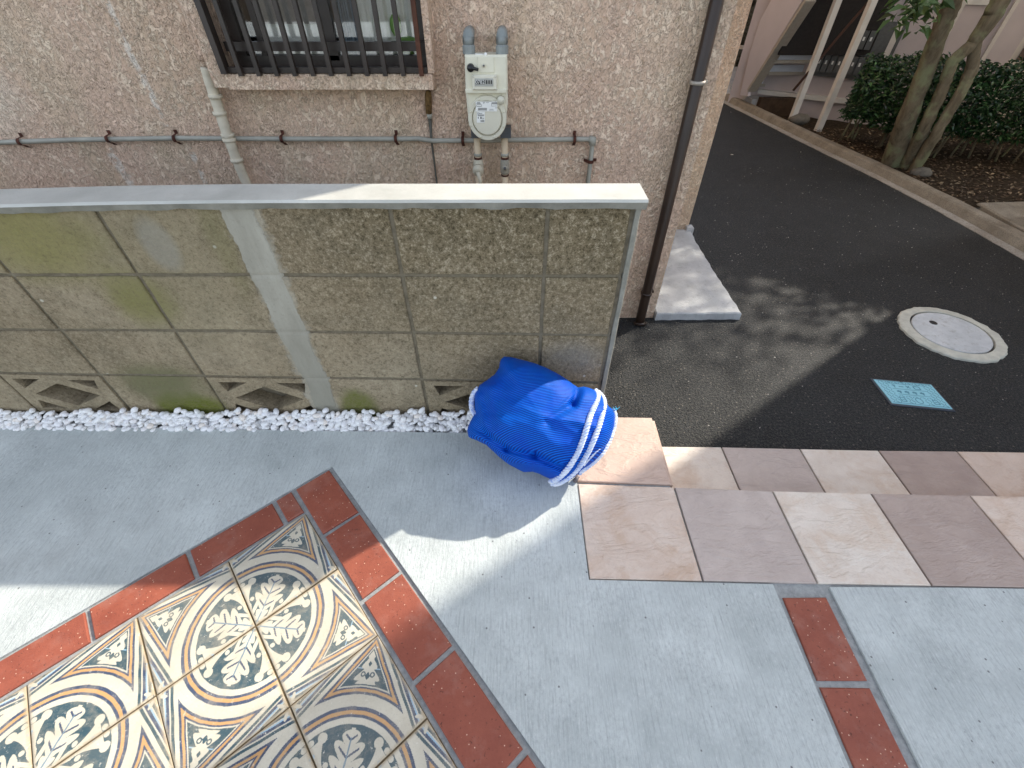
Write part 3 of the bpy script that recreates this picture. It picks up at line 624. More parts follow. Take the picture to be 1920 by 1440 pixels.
# plaster coat on the wall's end
P=[(.303,-.2),(.331,-.2),(.331,.787),(.301,.787)]
mb=MB(); rings=[]
for k in range(28):
    z=lerp(-.22,.785,k/27); e=.0025*mn.noise(Vector((0,0,z*14)))+random.uniform(-.0008,.0008); x1=.330+e; x0=.315+.002*mn.noise(Vector((3,0,z*9)))
    rings.append([(x0,YW-.003,z),(x1-.003,YW-.004,z),(x1,YW,z),(x1,1.214,z),(x0,1.214,z)])
mb.loft(rings,True).build('end_plaster',COPEDGE,wl)
mb=MB(); rings=[]; N_=90
for k in range(N_+1):
    x=lerp(-2.6,.338,k/N_); zt_=interp(x,[(-2.6,.735),(-1.9,.765),(-1.35,.793),(-1.05,.801),(-.7,.806),(.34,.8075)])
    zb=rf[0](x)-.0015+.004*mn.noise(Vector((x*14,0,0)))+.003*mn.noise(Vector((x*45,0,0)))-.002; yf=1.104+.0015*mn.noise(Vector((x*8,2,0)))
    rings.append([(x,yf+.006,zb),(x,yf,zt_-.006),(x,yf+.005,zt_),(x,1.214,zt_+.001),(x,1.219,zt_-.004),(x,1.219,zb)])
n0=len(mb.v); mb.loft(rings,True)
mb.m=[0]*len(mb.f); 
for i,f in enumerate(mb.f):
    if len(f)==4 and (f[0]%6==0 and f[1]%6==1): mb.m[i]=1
mb.build('coping',[COPING,COPEDGE],wl)
# cement crumbs at the coping
# ================================================ HOUSE
hs=thing('pink_house','pink rough stucco house wall with barred window behind the block wall','house',(-1,2.1,ROAD))
YH=2.04; Z0=-.3; HX=.786; ZT=5.6
wx0,wx1,wz0,wz1=-1.05,-.31,.93,2.1
mb=MB(); mb.box(-7,wx0,YH,YH+.15,Z0,ZT); mb.box(wx1,HX,YH,YH+.15,Z0,ZT); mb.box(wx0,wx1,YH,YH+.15,Z0,wz0); mb.box(wx0,wx1,YH,YH+.15,wz1,ZT)
mb.box(HX-.15,HX,YH+.15,3.07,Z0,ZT); mb.box(HX-.15,1.262,3.07,3.22,Z0,ZT); mb.box(1.11,1.262,3.22,9,Z0,ZT)
mb.build('wall',STUCCO,hs)
MB().box(-7,1.35,1.99,9,ZT,ZT+.12).build('roof',APTC,hs)
MB().box(1.24,1.292,3.03,3.085,ROAD-.02,-.14,b=.006).build('plinth',SLABC,hs)
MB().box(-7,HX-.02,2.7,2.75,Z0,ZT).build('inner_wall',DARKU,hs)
# window surround
mb=MB(); mb.box(-1.05,-.292,1.95,YH-.001,.884,.932,b=.004); mb.box(-1.105,-1.052,1.955,YH-.001,.89,2.2,b=.004); mb.box(-.306,-.283,1.952,YH-.001,.934,2.2,b=.003)
mb.build('window_surround',STUCCO,hs)
gr=MB(); gr.box(-1.050,-1.030,1.93,1.965,.935,2.15); gr.box(-1.03,-.308,1.95,1.975,.936,.952); 
GRL=gr.build('window_grille',BLACKM,hs)
MB().box(-1.03,-.308,1.985,2.01,.995,1.022).build('rail',BLACKM,GRL)
bme=None
for k in range(11):
    x=-.3285-.0655*k
    if bme is None:
        o=MB().box(x-.0075,x+.0075,1.933,1.9485,.928,2.15,b=.001).build('bar',BLACKM,GRL); bme=o; 
    else:
        o=bme.copy(); COL.objects.link(o); o.location.x=-.0655*k; 
    if k==0: o.data.materials[0]=simple('rusty_bar',(.09,.035,.02),.7,.3,var=.4,vs=25,bump=.4) ; 
bme2=[o for o in bpy.data.objects if o.name.startswith('bar.')]
m2=bme.data.copy(); m2.materials[0]=BLACKM
for o in bme2: o.data=m2
wf=MB(); wf.box(-1.03,-.99,2.045,2.09,.96,2.1); wf.box(-.345,-.318,2.045,2.09,.96,2.1); wf.box(-1.03,-.318,2.04,2.095,.936,.975); wf.box(-.685,-.645,2.04,2.085,.96,2.1)
wf.box(-.935,-.915,2.05,2.08,.96,2.1)
WF=wf.build('window',BLACKM,hs)
MB().box(-.99,-.685,2.062,2.066,.975,2.1).build('pane',GLASS,WF); MB().box(-.645,-.345,2.052,2.056,.975,2.1).build('pane',GLASS,WF)
def curtain(x0,x1,y,z0,z1,mat_,par,fold=.012,step=.03,name='curtain'):
    mb=MB(); N_=60; r0=[];
    pts=[(lerp(x0,x1,i/N_),y+fold*math.sin(i/N_*(x1-x0)/step*2*PI+math.sin(i*.7))) for i in range(N_+1)]
    mb.add([(a,b,z0) for a,b in pts]+[(a,b,z1) for a,b in pts]+[(a,b+.003,z0) for a,b in pts]+[(a,b+.003,z1) for a,b in pts],[(i,i+1,N_+2+i,N_+1+i) for i in range(N_)]+[(2*(N_+1)+i,3*(N_+1)+i,3*(N_+1)+i+1,2*(N_+1)+i+1) for i in range(N_)],0,True)
    return mb.build(name,mat_,par)
curtain(-.93,-.70,2.078,.975,2.1,CURT,hs,.002,.2)
curtain(-.66,-.56,2.09,.97,2.1,CURTB,hs,.012,.035); curtain(-.56,-.34,2.10,.97,2.1,CURT,hs,.010,.05)
mb=MB(); mb.add([(p.x*.022-.425,2.078+p.y*.01,1.06+p.z*.035) for p in IV],IF,0,True); mb.add([(p.x*.05-.39,2.08+p.y*.01,1.0+p.z*.03) for p in IV],IF,0,True); mb.build('green_toy',GREENC,hs)
MB().box(-.93,-.70,2.069,2.072,1.065,1.16).build('blind',simple('grey_blind',(.30,.28,.25),.8,.2),hs)
# concrete slab in the niche
sp=[(.79,2.018),(1.262,2.022),(1.258,2.45),(1.262,2.86),(1.275,3.062),(.79,3.065)]
P=[]
for q in range(6):
    p,r_=sp[q],sp[(q+1)%6]; n_=max(2,int(math.dist(p,r_)/.04))
    for m_ in range(n_):
        e=.004 if q in(0,1,2,3) else 0
        P.append((lerp(p[0],r_[0],m_/n_)+random.uniform(-e,e),lerp(p[1],r_[1],m_/n_)+random.uniform(-e,e)))
tag(MB().slab(P,ROAD+.045,.08,.006).build('doorstep_slab',SLABC),'worn pale concrete slab on the asphalt at the house corner','slab')
# --- downpipe
dp=thing('downpipe','dark brown rain downpipe on the corner of the pink house','pipe',(.70,1.995,ROAD))
MB().tube([(.687,1.99,5),(.700,1.99,-.165),(.700,1.985,-.20)],.0245,16).build('pipe',BROWNP,dp)
for z in (.90,-.02): 
    mb=MB(); mb.tube([(.70-.028*math.sin(0),1.99,z-.006),(.70,1.99,z+.006)] if 0 else [(interp(z,[(-.165,.7),(5,.687)]),1.99,z-.006),(interp(z,[(-.165,.7),(5,.687)]),1.99,z+.006)],.029,16); mb.box(.69,.74,2.0,2.04,z-.005,z+.005); mb.build('clamp',simple('steel_clamp',(.35,.31,.26),.5,.4,metal=.3,var=.3,vs=60) if z>.5 else BROWNP,dp)
MB().tube([(.700,1.985,-.20),(.700,1.98,-.212)],.034,16).build('collar',BROWNP,dp)
# --- conduit
cd=thing('conduit_pipe','thin grey conduit running level along the pink wall and turning down behind the gas meter','pipe',(.3,2.02,.69))
YC=2.018
cpts=[WV(-60,270,YC),WV(0,267,YC),WV(140,262,YC),WV(330,259,YC),WV(560,260.5,YC),WV(745,260.5,YC),WV(785,260,YC),WV(812,264,YC),WV(1085,261,YC),WV(1103,261,YC)]
cpts[-1]=Vector((.325,YC,cpts[-2].z))
MB().tube([(p.x,YC,p.z) for p in cpts]+[(.334,YC,cpts[-2].z-.008),(.334,YC,.0)],.0095,12).build('conduit',GALV,cd)
MB().tube([(.318,YC,cpts[-2].z),(.334,YC,cpts[-2].z-.001),(.334,YC,cpts[-2].z-.022)],[.014,.016,.014],10).build('elbow',GALV,cd)
zc=cpts[-2].z
def saddle(par,x,z,r,vertical=False):
    mb=MB(); P=[]
    for k in range(9):
        a=PI*k/8; P.append((math.cos(a)*(r+.004),-math.sin(a)*(r+.005)))
    P=[(r+.018,0)]+P+[(-r-.018,0)]
    ring=[]
    for (a,b) in P:
        if vertical: ring.append([(x+a,YC+b-.001+.018*(b==0),z-.006),(x+a,YC+b-.004+.018*(b==0),z-.006),(x+a,YC+b-.004+.018*(b==0),z+.006),(x+a,YC+b-.001+.018*(b==0),z+.006)])
        else: ring.append([(x-.006,YC+b-.001+.018*(b==0),z+a),(x-.006,YC+b-.004+.018*(b==0),z+a),(x+.006,YC+b-.004+.018*(b==0),z+a),(x+.006,YC+b-.001+.018*(b==0),z+a)])
    mb.loft(ring,True); return mb.build('pipe_clamp',RUST,par)
for u,v in ((40,265),(205,260),(330,259),(530,260),(743,260),(868,262.5),(1077,261)):
    p=WV(u,v,YC); saddle(cd,p.x,p.z,.0095)
p=WV(1102,302,YC); saddle(cd,.334,p.z,.0095,True)
# --- taped hose
YHs=2.005
hz=thing('taped_hose','beige taped air conditioner hose hanging down the pink wall left of the window','hose',WV(420,200,YHs))
pts=[WV(360,60,YHs+.01),WV(383,110,YHs),WV(393,150,YHs),WV(404,185,YHs),WV(414,215,YHs-.005),WV(425,250,YHs-.01),WV(438,285,YHs-.005),WV(452,320,YHs),WV(470,360,YHs),WV(480,390,YHs)]
MX=pts[0].x
P=[];Rr=[]
xs_=[p.x for p in pts]
for k in range(140):
    t=k/139*(len(pts)-1); i=min(int(t),len(pts)-2); p=pts[i].lerp(pts[i+1],t-i); P.append(p); Rr.append(.0205*(1-.12*(k/139))*(1+.07*((k%9)/9)) )
MB().tube(P[22:],Rr[22:],14).build('tape_wrap',HOSE,hz)
for (u,v) in ((404,180),(412,212),(427,253),(430,262),(444,300)):
    p=WV(u,v,YHs-.004); MB().tube([p+Vector((0,0,.006)),p-Vector((0,0,.006))],.0255,14).build('collar',HOSE,hz)
mb=MB(); mb.tube([(p.x,p.y+.004,p.z) for p in [WV(340,-20,YHs+.012),WV(362,50,YHs+.012),WV(378,100,YHs+.01),WV(384,115,YHs+.008)]],.021,14); mb.build('bare_hose',STUCCO,hz)
# --- thin drain tube with rusty cap
dt=thing('drain_tube','thin dark tube with a rusty cap under the window corner','pipe',WV(808,200,2.02))
MB().tube([WV(803,170,2.02),WV(803,182,2.02),WV(804,213,2.02)],[.010,.014,.012],10).build('rusty_cap',simple('flaky_rust',(.14,.085,.035),.9,.2,var=.7,vs=90,bump=.6),dt)
MB().tube([WV(805,213,2.022),WV(806,222,2.022)],[.012,.009],10).build('nipple',GALV,dt)
MB().tube([WV(806,222,2.03),WV(809,262,2.03),WV(820,350,2.03),WV(824,380,2.03)],[.008,.0045,.004,.004],8).build('tube',simple('dark_tube',(.09,.085,.07),.6,.3),dt)
# --- vent stub and ledge behind the wall
mb=MB(); a_,b_=WV(560,362,1.98),WV(640,350,1.98); mb.tube([(a_.x,1.98,a_.z-.01),(b_.x,1.98,b_.z-.01)],.022,14); tag(mb.build('vent_stub',STUCCO),'pinkish pipe stub just behind the coping right of the taped hose','pipe')
lg=thing('brown_ledge','low brown wooden ledge behind the left end of the block wall','ledge',(-1.9,1.8,.4))
MB().box(-2.6,-1.62,1.80,2.03,.40,.475,b=.004).build('board',simple('brown_board',(.20,.13,.10),.8,.2,var=.2,vs=10),lg)
# ================================================ GAS METER
gm=thing('gas_meter','cream gas meter with round cover and digit counter on the pink wall','gas meter',WV(912,180,1.98))
YM=1.93
def pw(pts,Y): return [W(u,v,Y) for u,v in pts]
def ccw(p): return p if area(p)>0 else p[::-1]
body=ccw(pw([(871,104),(950,104),(952,172),(952,197),(949,226),(936,258),(896,258),(879,236),(876,204),(873,175)],YM))
MB().wslab(body,YM,.085,.008).build('body',METERC,gm)
up=ccw(pw([(871,103),(951,103),(952,170),(873,170)],YM-.012)); MB().wslab(up,YM-.014,.02,.006).build('upper_case',METERC,gm)
fl=ccw(pw([(872,167),(950,167),(950,175),(873,175)],YM-.02)); MB().wslab(fl,YM-.022,.03,.002).build('flange',METERC,gm)
# raised strips on the upper case
mb=MB()
for q in ([(895,106),(926,106),(927,137),(895,137)],):
    mb.wslab(ccw(pw(q,YM-.018)),YM-.018,.006,.002)
mb.build('boss_plate',METERC,gm)
cw=ccw(pw([(885,141),(931,141),(932,169),(886,169)],YM-.028)); CW=MB().wslab(cw,YM-.030,.02,.003).build('counter_housing',simple('counter_cream',(.70,.67,.55),.4,.4,var=.04),gm)
MB().wslab(ccw(pw([(890,147),(925,147),(925,162),(890,162)],YM-.031)),YM-.0315,.002,.0005).build('counter_window',simple('counter_grey',(.42,.42,.38),.4),CW)
MB().wslab(ccw(pw([(891.5,150),(909,150),(909,158),(891.5,158)],YM-.033)),YM-.0325,.001,.0002).build('digit_drum',BLK,CW)
def text(body,u,v,Y,size,mat_,par,name='lettering'):
    cu=bpy.data.curves.new(name,'FONT'); cu.body=body; cu.size=size; cu.align_x='CENTER'; cu.align_y='CENTER'; cu.extrude=.0003
    o=bpy.data.objects.new(name,cu); COL.objects.link(o); dg=bpy.context.evaluated_depsgraph_get(); me=bpy.data.meshes.new_from_object(o.evaluated_get(dg)); bpy.data.objects.remove(o)
    o=bpy.data.objects.new(name,me); me.materials.clear(); me.materials.append(mat_); COL.objects.link(o); o.rotation_euler=(PI/2,0,0); o.location=WV(u,v,Y); bpy.context.view_layer.update(); put(o,par); return o
text('0782',900,154,YM-.0332,.0165,WHITEL,CW,'digits')
mb=MB()
for u in (912.5,917,921.3): mb.wslab(ccw(pw([(u-1.1,150.5),(u+1.1,150.5),(u+1.1,157.5),(u-1.1,157.5)],YM-.033)),YM-.0328,.0008,.0001)
mb.build('small_drums',BLK,CW)
mb=MB()
for u,v in ((887.5,143.5),(928.5,143.5),(929.5,166.5),(888.5,166.5)): mb.disc(WV(u,v,YM-.0295),.0035,(0,-1,0),.002,10)
mb.build('screws',METERD,CW,kind='stuff')
kn=MB(); kn.disc(WV(882.5,127,YM-.016),.0135,(0,-1,0),.016,18,r2=.011); k1=WV(884,127,YM-.028); k2=WV(897,131,YM-.028)
kn.tube([k1,k2],[.006,.0045],8); kn.build('knob',BLK,gm)
mb=MB(); mb.disc(WV(907,123,YM-.022),.0055,(0,-1,0),.004,12); mb.build('port',METERD,gm); MB().disc(WV(907,123,YM-.026),.003,(0,-1,0),.002,10).build('port_plug',INK,gm)
cc=WV(914,221,YM); rad=.0565
mb=MB(); ringsz=[(1.30,0,0),(1.30,-.010,0),(1.26,-.013,0),(1.04,-.013,0),(1.0,-.006,0),(.97,-.006,0),(.95,-.017,0),(.90,-.020,0),(.02,-.021,0)]
rings=[]
for k,(q,y,_) in enumerate(ringsz): rings.append([(cc.x+q*rad*math.cos(a),YM+y,cc.z+q*rad*math.sin(a)*(1.03)) for a in [2*PI*i/40 for i in range(40)]])
mb.loft(rings,True,0,False); RC=mb.build('round_cover',METERD,gm)
a_=WV(926,203,YM-.006); b_=WV(939,187,YM-.006); mb=MB(); mb.tube([a_,b_],[.013,.012],14); mb.disc(Vector((b_.x,YM-.021,b_.z)),.0135,(0,1,0),.02,18); mb.build('neck',METERD,gm)
mb=MB()
for a in (20,62,115,160,200,245,292,338): mb.disc((cc.x+1.17*rad*math.cos(R(a)),YM-.012,cc.z+1.17*rad*math.sin(R(a))*1.03),.0034,(0,-1,0),.0035,8)
mb.build('cover_screws',METERC,gm,kind='stuff')
YL=YM-.0222
LB=MB().wslab(ccw(pw([(892,190.5),(932,190.5),(932,209),(892,209)],YL)),YL,.001,.0001).build('label',WHITEL,gm)
mb=MB()
def ln(u0,v0,u1,v1): mb.wslab(ccw(pw([(u0,v0),(u1,v0),(u1,v1),(u0,v1)],YL-.001)),YL-.0006,.0005,.00001)
for q in ((894,192,900,192.8),(893.5,193.6,901,194.6),(893.6,196,903,196.7),(893.6,199.3,903,200),(893.6,196,894.1,200),(902.5,196,903,200),(905.5,191.8,909,192.6),(906,194,908,194.6),(911,192.2,917,192.7),(922,192,932,193.2),(921.5,194,932,195.3),(921.5,198.6,931,199.2),(921.3,195,921.8,199.2),(928,202,931.5,202.8),(918,204.5,925,205),(917,206.3,926,206.8)): ln(*q)
for k in range(14): ln(896.5+k*1.2,202.3,897.1+k*1.2,207.2)
mb.build('label_print',INK,LB)
LB2=MB().wslab(ccw(pw([(894,209.5),(909,209.5),(909,230),(894,230)],YL)),YL-.0001,.001,.0001).build('sticker',WHITEL,gm)
mb=MB()
for q in ((895,211.5,897.5,212.5),(896,212.5,896.7,214.5),(898.5,212,901,213.5),(902.5,212,904,213.5),(895.4,215,907.5,216),(895.8,216.8,907.4,217.8),(896,219.5,897.5,222.5),(900.5,219,903,223),(904,221,907.5,221.8),(905,222.5,906.5,223.6)): ln(*q)
for k in range(8): ln(901+k*.9,225.3,901.5+k*.9,228.5)
mb.build('sticker_print',INK,LB2)
# unions and pipes
for u,name in ((879.5,'union'),(941.5,'union')):
    p0=WV(u,103,1.955); zt0=p0.z; x=W(u,100,1.955)[0]
    z1=W(u,62,1.96)[1]
    mb=MB(); mb.tube([(x,1.955,zt0-.01),(x,1.955,zt0+.004)],.017,16); mb.tube([(x,1.955,zt0+.004),(x,1.955,zt0+.026),(x,1.955,zt0+.030)],[.0225,.0225,.018],12,sm=False)
    mb.tube([(x,1.955,zt0+.028),(x,1.955,zt0+.05),(x,1.957,z1-.025),(x,1.965,z1-.010),(x,1.985,z1-.003),(x,2.045,z1-.004)],[.0165,.018,.0205,.0205,.019,.019],14); mb.build(name,GREYU,gm)
mb=MB(); a_=WV(891,104,1.94); b_=WV(911,104.5,1.94); mb.tube([a_+Vector((0,-.01,.004)),b_+Vector((0,-.01,.004))],.003,8); mb.disc(b_+Vector((0,-.014,.006)),.006,(0,-1,0),.006,8); mb.build('seal_wire',WHITEL,gm)
for u in (893,947):
    x=W(u,262,1.975)[0]; zt0=W(u,250,1.975)[1]
    mb=MB(); mb.box(x-.018,x+.024,1.955,2.0,zt0-.012,zt0+.025); mb.build('pipe_bracket',simple('dark_bracket',(.07,.075,.08),.6),gm)
PX=[]
for u in (896,946.5):
    x=W(u,290,1.98)[0]; zt0=W(u,255,1.98)[1]; zb=-.2; PX.append((x,zt0))
    P_=MB().tube([(x,1.98,zt0+.02),(x,1.98,zb)],.0135,14).build('supply_pipe',CREAMP,gm)
    z=W(u,296,1.98)[1]; MB().tube([(x,1.98,z+.004),(x,1.98,z-.004)],.0165,14).build('rust_ring',RUST,gm)
    z=W(u,291,1.98)[1]; MB().tube([(x,1.98,z+.008),(x,1.98,z-.002)],.016,14).build('pipe_socket',GALV,gm)
x=PX[0][0]; z=W(896,316,1.97)[1]
mb=MB(); mb.tube([(x,1.98,z+.035),(x,1.98,z+.02),(x,1.98,z-.02),(x,1.98,z-.03)],[.016,.021,.021,.015],14); mb.disc((x-.001,1.958,z),.0215,(0,-1,0),.012,20); h0=Vector((x,1.94,z-.004)); mb.tube([h0,(x+.008,1.938,z-.04),(x+.010,1.94,z-.085)],[.010,.0065,.007],8); mb.build('valve',simple('valve_beige',(.52,.47,.36),.5,.4,var=.1),gm)
x=PX[1][0]; z=W(946,313,1.97)[1]
mb=MB(); mb.tube([(x,1.98,z+.03),(x,1.98,z+.02),(x,1.98,z-.022),(x,1.98,z-.03)],[.015,.019,.019,.015],14); mb.disc((x,1.962,z),.0115,(0,-1,0),.008,14); mb.build('valve',simple('valve_grey',(.33,.30,.24),.6,.3,var=.2),gm)
MB().disc((x,1.954,z),.006,(0,-1,0),.004,6).build('valve_nut',INK,gm)
z=W(946,328,1.98)[1]; MB().tube([(x,1.98,z+.003),(x,1.98,z-.003)],.0165,14).build('rust_ring',RUST,gm)
# ================================================ MANHOLE, METER BOX
mh=thing('manhole_cover','round pale concrete drain cover with a ragged rim set in the asphalt','manhole',(2.335,1.892,ROAD))
def ringpoly(r,n,jit=0,seed=0):
    return [((r+jit*(mn.noise(Vector((math.cos(2*PI*i/n)*9,math.sin(2*PI*i/n)*6,seed)))+.4*random.uniform(-1,1)))*math.cos(2*PI*i/n)+2.335,(r+jit*(mn.noise(Vector((math.cos(2*PI*i/n)*9,math.sin(2*PI*i/n)*6,seed)))))*math.sin(2*PI*i/n)+1.892) for i in range(n)]
mb=MB(); o1=ringpoly(.238,90,.009); i1=[(2.335+.186*math.cos(2*PI*i/90),1.892+.186*math.sin(2*PI*i/90)) for i in range(90)]
mb.loft([[(x,y,ROAD-.03) for x,y in o1],[(x,y,ROAD+.010) for x,y in o1],[(2.335+(x-2.335)*.97,1.892+(y-1.892)*.97,ROAD+.015) for x,y in o1],[(x,y,ROAD+.016) for x,y in i1],[(x,y,ROAD-.03) for x,y in i1]],False); mb.build('rim',MANR,mh)
mb=MB(); ci=[(2.335+.187*math.cos(2*PI*i/60),1.892+.187*math.sin(2*PI*i/60),ROAD+.002) for i in range(60)]; mb.add(ci,[tuple(range(60))]); mb.build('gap',BLK,mh)
mb=MB(); c6=[(2.335+.1765*math.cos(2*PI*i/72),1.892+.1765*math.sin(2*PI*i/72)) for i in range(72)]; mb.slab(c6,ROAD+.016,.02,.003); mb.build('lid',MANC,mh)
hx,hy=G(1750,605,ROAD+.016); mb=MB(); mb.disc((hx,hy,ROAD+.0155),.019,(0,0,1),.0012,24); mb.build('finger_hole',BLK,mh)
bx=thing('meter_box_cover','pale blue rectangular resin cover with raised marks set in the asphalt','cover',(1.84,1.44,ROAD))
q4=[G(u,v,ROAD+.008) for u,v in ((1638,710.8),(1745.8,720.8),(1786.7,766.7),(1673.3,755.3))]
q4=q4 if area(q4)>0 else q4[::-1]
MB().slab(offset(q4,.010),ROAD+.005,.03,.002).build('frame',NAVY,bx)
LID=MB().slab(q4,ROAD+.008,.02,.0015).build('lid',CYAN,bx)
A_,B_,C_,D_=[Vector(G(u,v,ROAD+.008)) for u,v in ((1638,710.8),(1745.8,720.8),(1786.7,766.7),(1673.3,755.3))]
def lid(a,b): p=A_.lerp(B_,a).lerp(D_.lerp(C_,a),b); return (p.x,p.y)
def barL(a0,b0,a1,b1,w_,mb,z=ROAD+.0092):
    p=Vector(lid(a0,b0)); q=Vector(lid(a1,b1)); d=(q-p).normalized(); n_=Vector((-d.y,d.x))*w_/2
    P=[tuple(p+n_),tuple(q+n_),tuple(q-n_),tuple(p-n_)]; P=P if area(P)>0 else P[::-1]; mb.slab(P,z,.0015,.0003)
mb=MB()
for i in range(16):
    for j in range(11):
        a=.06+.88*i/15; b=.08+.84*j/10
        if .22<a<.80 and .08<b<.60: continue
        if b>.7 and (abs(a-.25)<.07 or abs(a-.52)<.09 or abs(a-.80)<.07): continue
        if (i+j)%2: barL(a-.018,b-.03,a+.018,b+.03,.0022,mb)
        else: barL(a+.018,b-.03,a-.018,b+.03,.0022,mb)
for q in ((.18,.12,.85,.12),(.24,.58,.78,.58),(.22,.35,.8,.35),(.03,.04,.97,.04),(.03,.96,.97,.96)): barL(*q,.0018,mb)
mb.build('tread_pattern',CYAND,LID,kind='stuff')
mb=MB()
for k,a in enumerate((.29,.42,.55,.68)):
    barL(a-.03,.46,a+.04,.46,.0085,mb,ROAD+.0094); barL(a,.42,a+.02,.54,.005,mb,ROAD+.0097)
barL(.25,.20,.31,.20,.004,mb); barL(.28,.17,.28,.30,.004,mb); barL(.36,.24,.44,.24,.004,mb); barL(.49,.18,.55,.28,.004,mb); barL(.55,.18,.49,.28,.004,mb)
for (a0,b0,a1,b1) in ((.62,.18,.72,.18),(.72,.18,.72,.30),(.72,.30,.62,.30),(.62,.30,.62,.18)): barL(a0,b0,a1,b1,.004,mb)
for cx in (.25,.80):
    for (a0,b0,a1,b1) in ((-.04,.72,.04,.72),(.04,.72,.04,.88),(.04,.88,-.04,.88),(-.04,.88,-.04,.72),(-.02,.80,.02,.80)): barL(cx+a0,b0,cx+a1,b1,.003,mb)
for k in range(14):
    t0,t1=2*PI*k/14,2*PI*(k+1)/14; barL(.52+.055*math.cos(t0),.80+.11*math.sin(t0),.52+.055*math.cos(t1),.80+.11*math.sin(t1),.003,mb)
mb.build('relief_marks',CYAND,LID,kind='stuff')
mb=MB(); barL(.45,.005,.50,.005,.006,mb,ROAD+.0098); mb.build('notch',BLK,LID)
# ================================================ BLUE NET BUNDLE
bag=thing('net_bundle','rolled blue mesh net tied with white rope leaning on the block wall end','net',(.06,.9,0))
P0=Vector((0,.745,.015)); EU=Vector((0,.345,.285)).normalized(); BN=Vector((0,-EU.z,EU.y))
def bagP(u,v,h=0):
    x,y,q=ray(u,v); d=Vector((x,y,q)); o_=Vector((0,0,CZ)); t=(P0-o_).dot(BN)/d.dot(BN); return o_+d*t+BN*h
outl=[(944,669),(958,670),(973,674),(992,679),(1013,686),(1033,695),(1050,704),(1064,713),(1074,721),(1084,727),(1092,725),(1103,727),(1116,733),(1127,742),(1133,752),(1140,762),(1148,768),(1152,779),(1151,796),(1147,812),(1139,834),(1128,852),(1110,868),(1090,881),(1075,895),(1060,905),(1045,905),(1030,897),(1011,888),(998,884),(982,885),(966,877),(940,860),(926,847),(912,834),(895,826),(879,820),(876,806),(882,790),(891,775),(890,757),(890,738),(900,722),(915,712),(928,702),(936,690),(938,676)]
cu,cv=1012,788
N_=220; ang=[]
pol=[(math.atan2(v-cv,u-cu),math.hypot(u-cu,v-cv)) for u,v in outl]; pol.sort()
pol2=[(a-2*PI,r_) for a,r_ in pol]+pol+[(a+2*PI,r_) for a,r_ in pol]
def rad_(a): 
    return interp(a,pol2[len(pol)-3:2*len(pol)+3])
SH=64
def height(u,v,s):
    base=.125*(max(0,1-s**2.3))**.55
    p=bagP(u,v)
    x,y=(u-cu)/100,(v-cv)/100
    # folds run from upper left to lower right and pinch towards the rope
    k=(y-.28*x)
    n1=mn.noise(Vector((x*.6,k*2.1,.3))); n2=mn.noise(Vector((x*1.2+4,k*4.4,1.7))); n3=mn.noise(Vector((x*5,y*5,9)))
    ridge=lambda q: 1-abs(q)*2.2
    h=.013*ridge(n1)+.003*ridge(n2)+.0015*n3
    # crease from the middle of the top right edge into the body
    for (x0,y0,x1,y1,dp,wd) in ((1082,730,1066,762,.026,6),(1066,762,1020,792,.009,7),(890,800,950,842,.020,7),(950,842,1000,852,.016,6),(1000,852,1050,876,.018,7),(905,845,975,876,.016,7),(905,735,925,800,.014,9),(960,690,935,760,.006,12),(920,820,900,790,.012,7)):
        dx,dy=x1-x0,y1-y0; tt=max(0,min(1,((u-x0)*dx+(v-y0)*dy)/(dx*dx+dy*dy))); d_=math.hypot(u-x0-tt*dx,v-y0-tt*dy); h-=dp*math.exp(-(d_/wd)**2)
    # waist where the rope is tied
    return base+h*min(1,(1-s)*4+.15)
mb=MB(); verts=[];uvs=[]
def clampp(p):
    p=p.copy(); 
    if p.z<.004: p.z=.004
    if p.y>1.098: p.y=1.098
    return p
rings=[]
for k in range(SH+1):
    s=1-k/SH; s=math.sin(s*PI/2)
    rings.append([clampp(bagP(cu+rad_(a)*s*math.cos(a),cv+rad_(a)*s*math.sin(a),height(cu+rad_(a)*s*math.cos(a),cv+rad_(a)*s*math.sin(a),s))) for a in [-PI+2*PI*i/N_ for i in range(N_)]])
back=[]
for k in range(14,0,-1):
    s=math.sin((1-k/14)*PI/2) if 0 else 1-(k/14)**2*1.0
    back.append([clampp(bagP(cu+rad_(a)*s*math.cos(a),cv+rad_(a)*s*math.sin(a),-.13*(max(0,1-s*s))**.5+height(cu,cv,1)*0)) for a in [-PI+2*PI*i/N_ for i in range(N_)]])
allr=back+rings[0:]
mb.loft(allr,True,0,True)
NB=mb.build('net_body',NET,bag)
me=NB.data; uvl=me.uv_layers.new(name='UVMap')
ex=Vector((1,0,0)); co=[vv.co.copy() for vv in me.vertices]
for lp in me.loops:
    p=co[lp.vertex_index]; a=p.x; b=(p-P0).dot(EU); th=R(-12); d_=(p-P0).dot(BN)
    # lines follow the surface: add the normal height along the slope
    uvl.data[lp.index].uv=((a*math.cos(th)-b*math.sin(th))*10,(a*math.sin(th)+b*math.cos(th)+.35*d_*(1 if b<.12 else -1))*10)
def sr_(u,v):
    a=math.atan2(v-cv,u-cu); return min(1,math.hypot(u-cu,v-cv)/rad_(a))
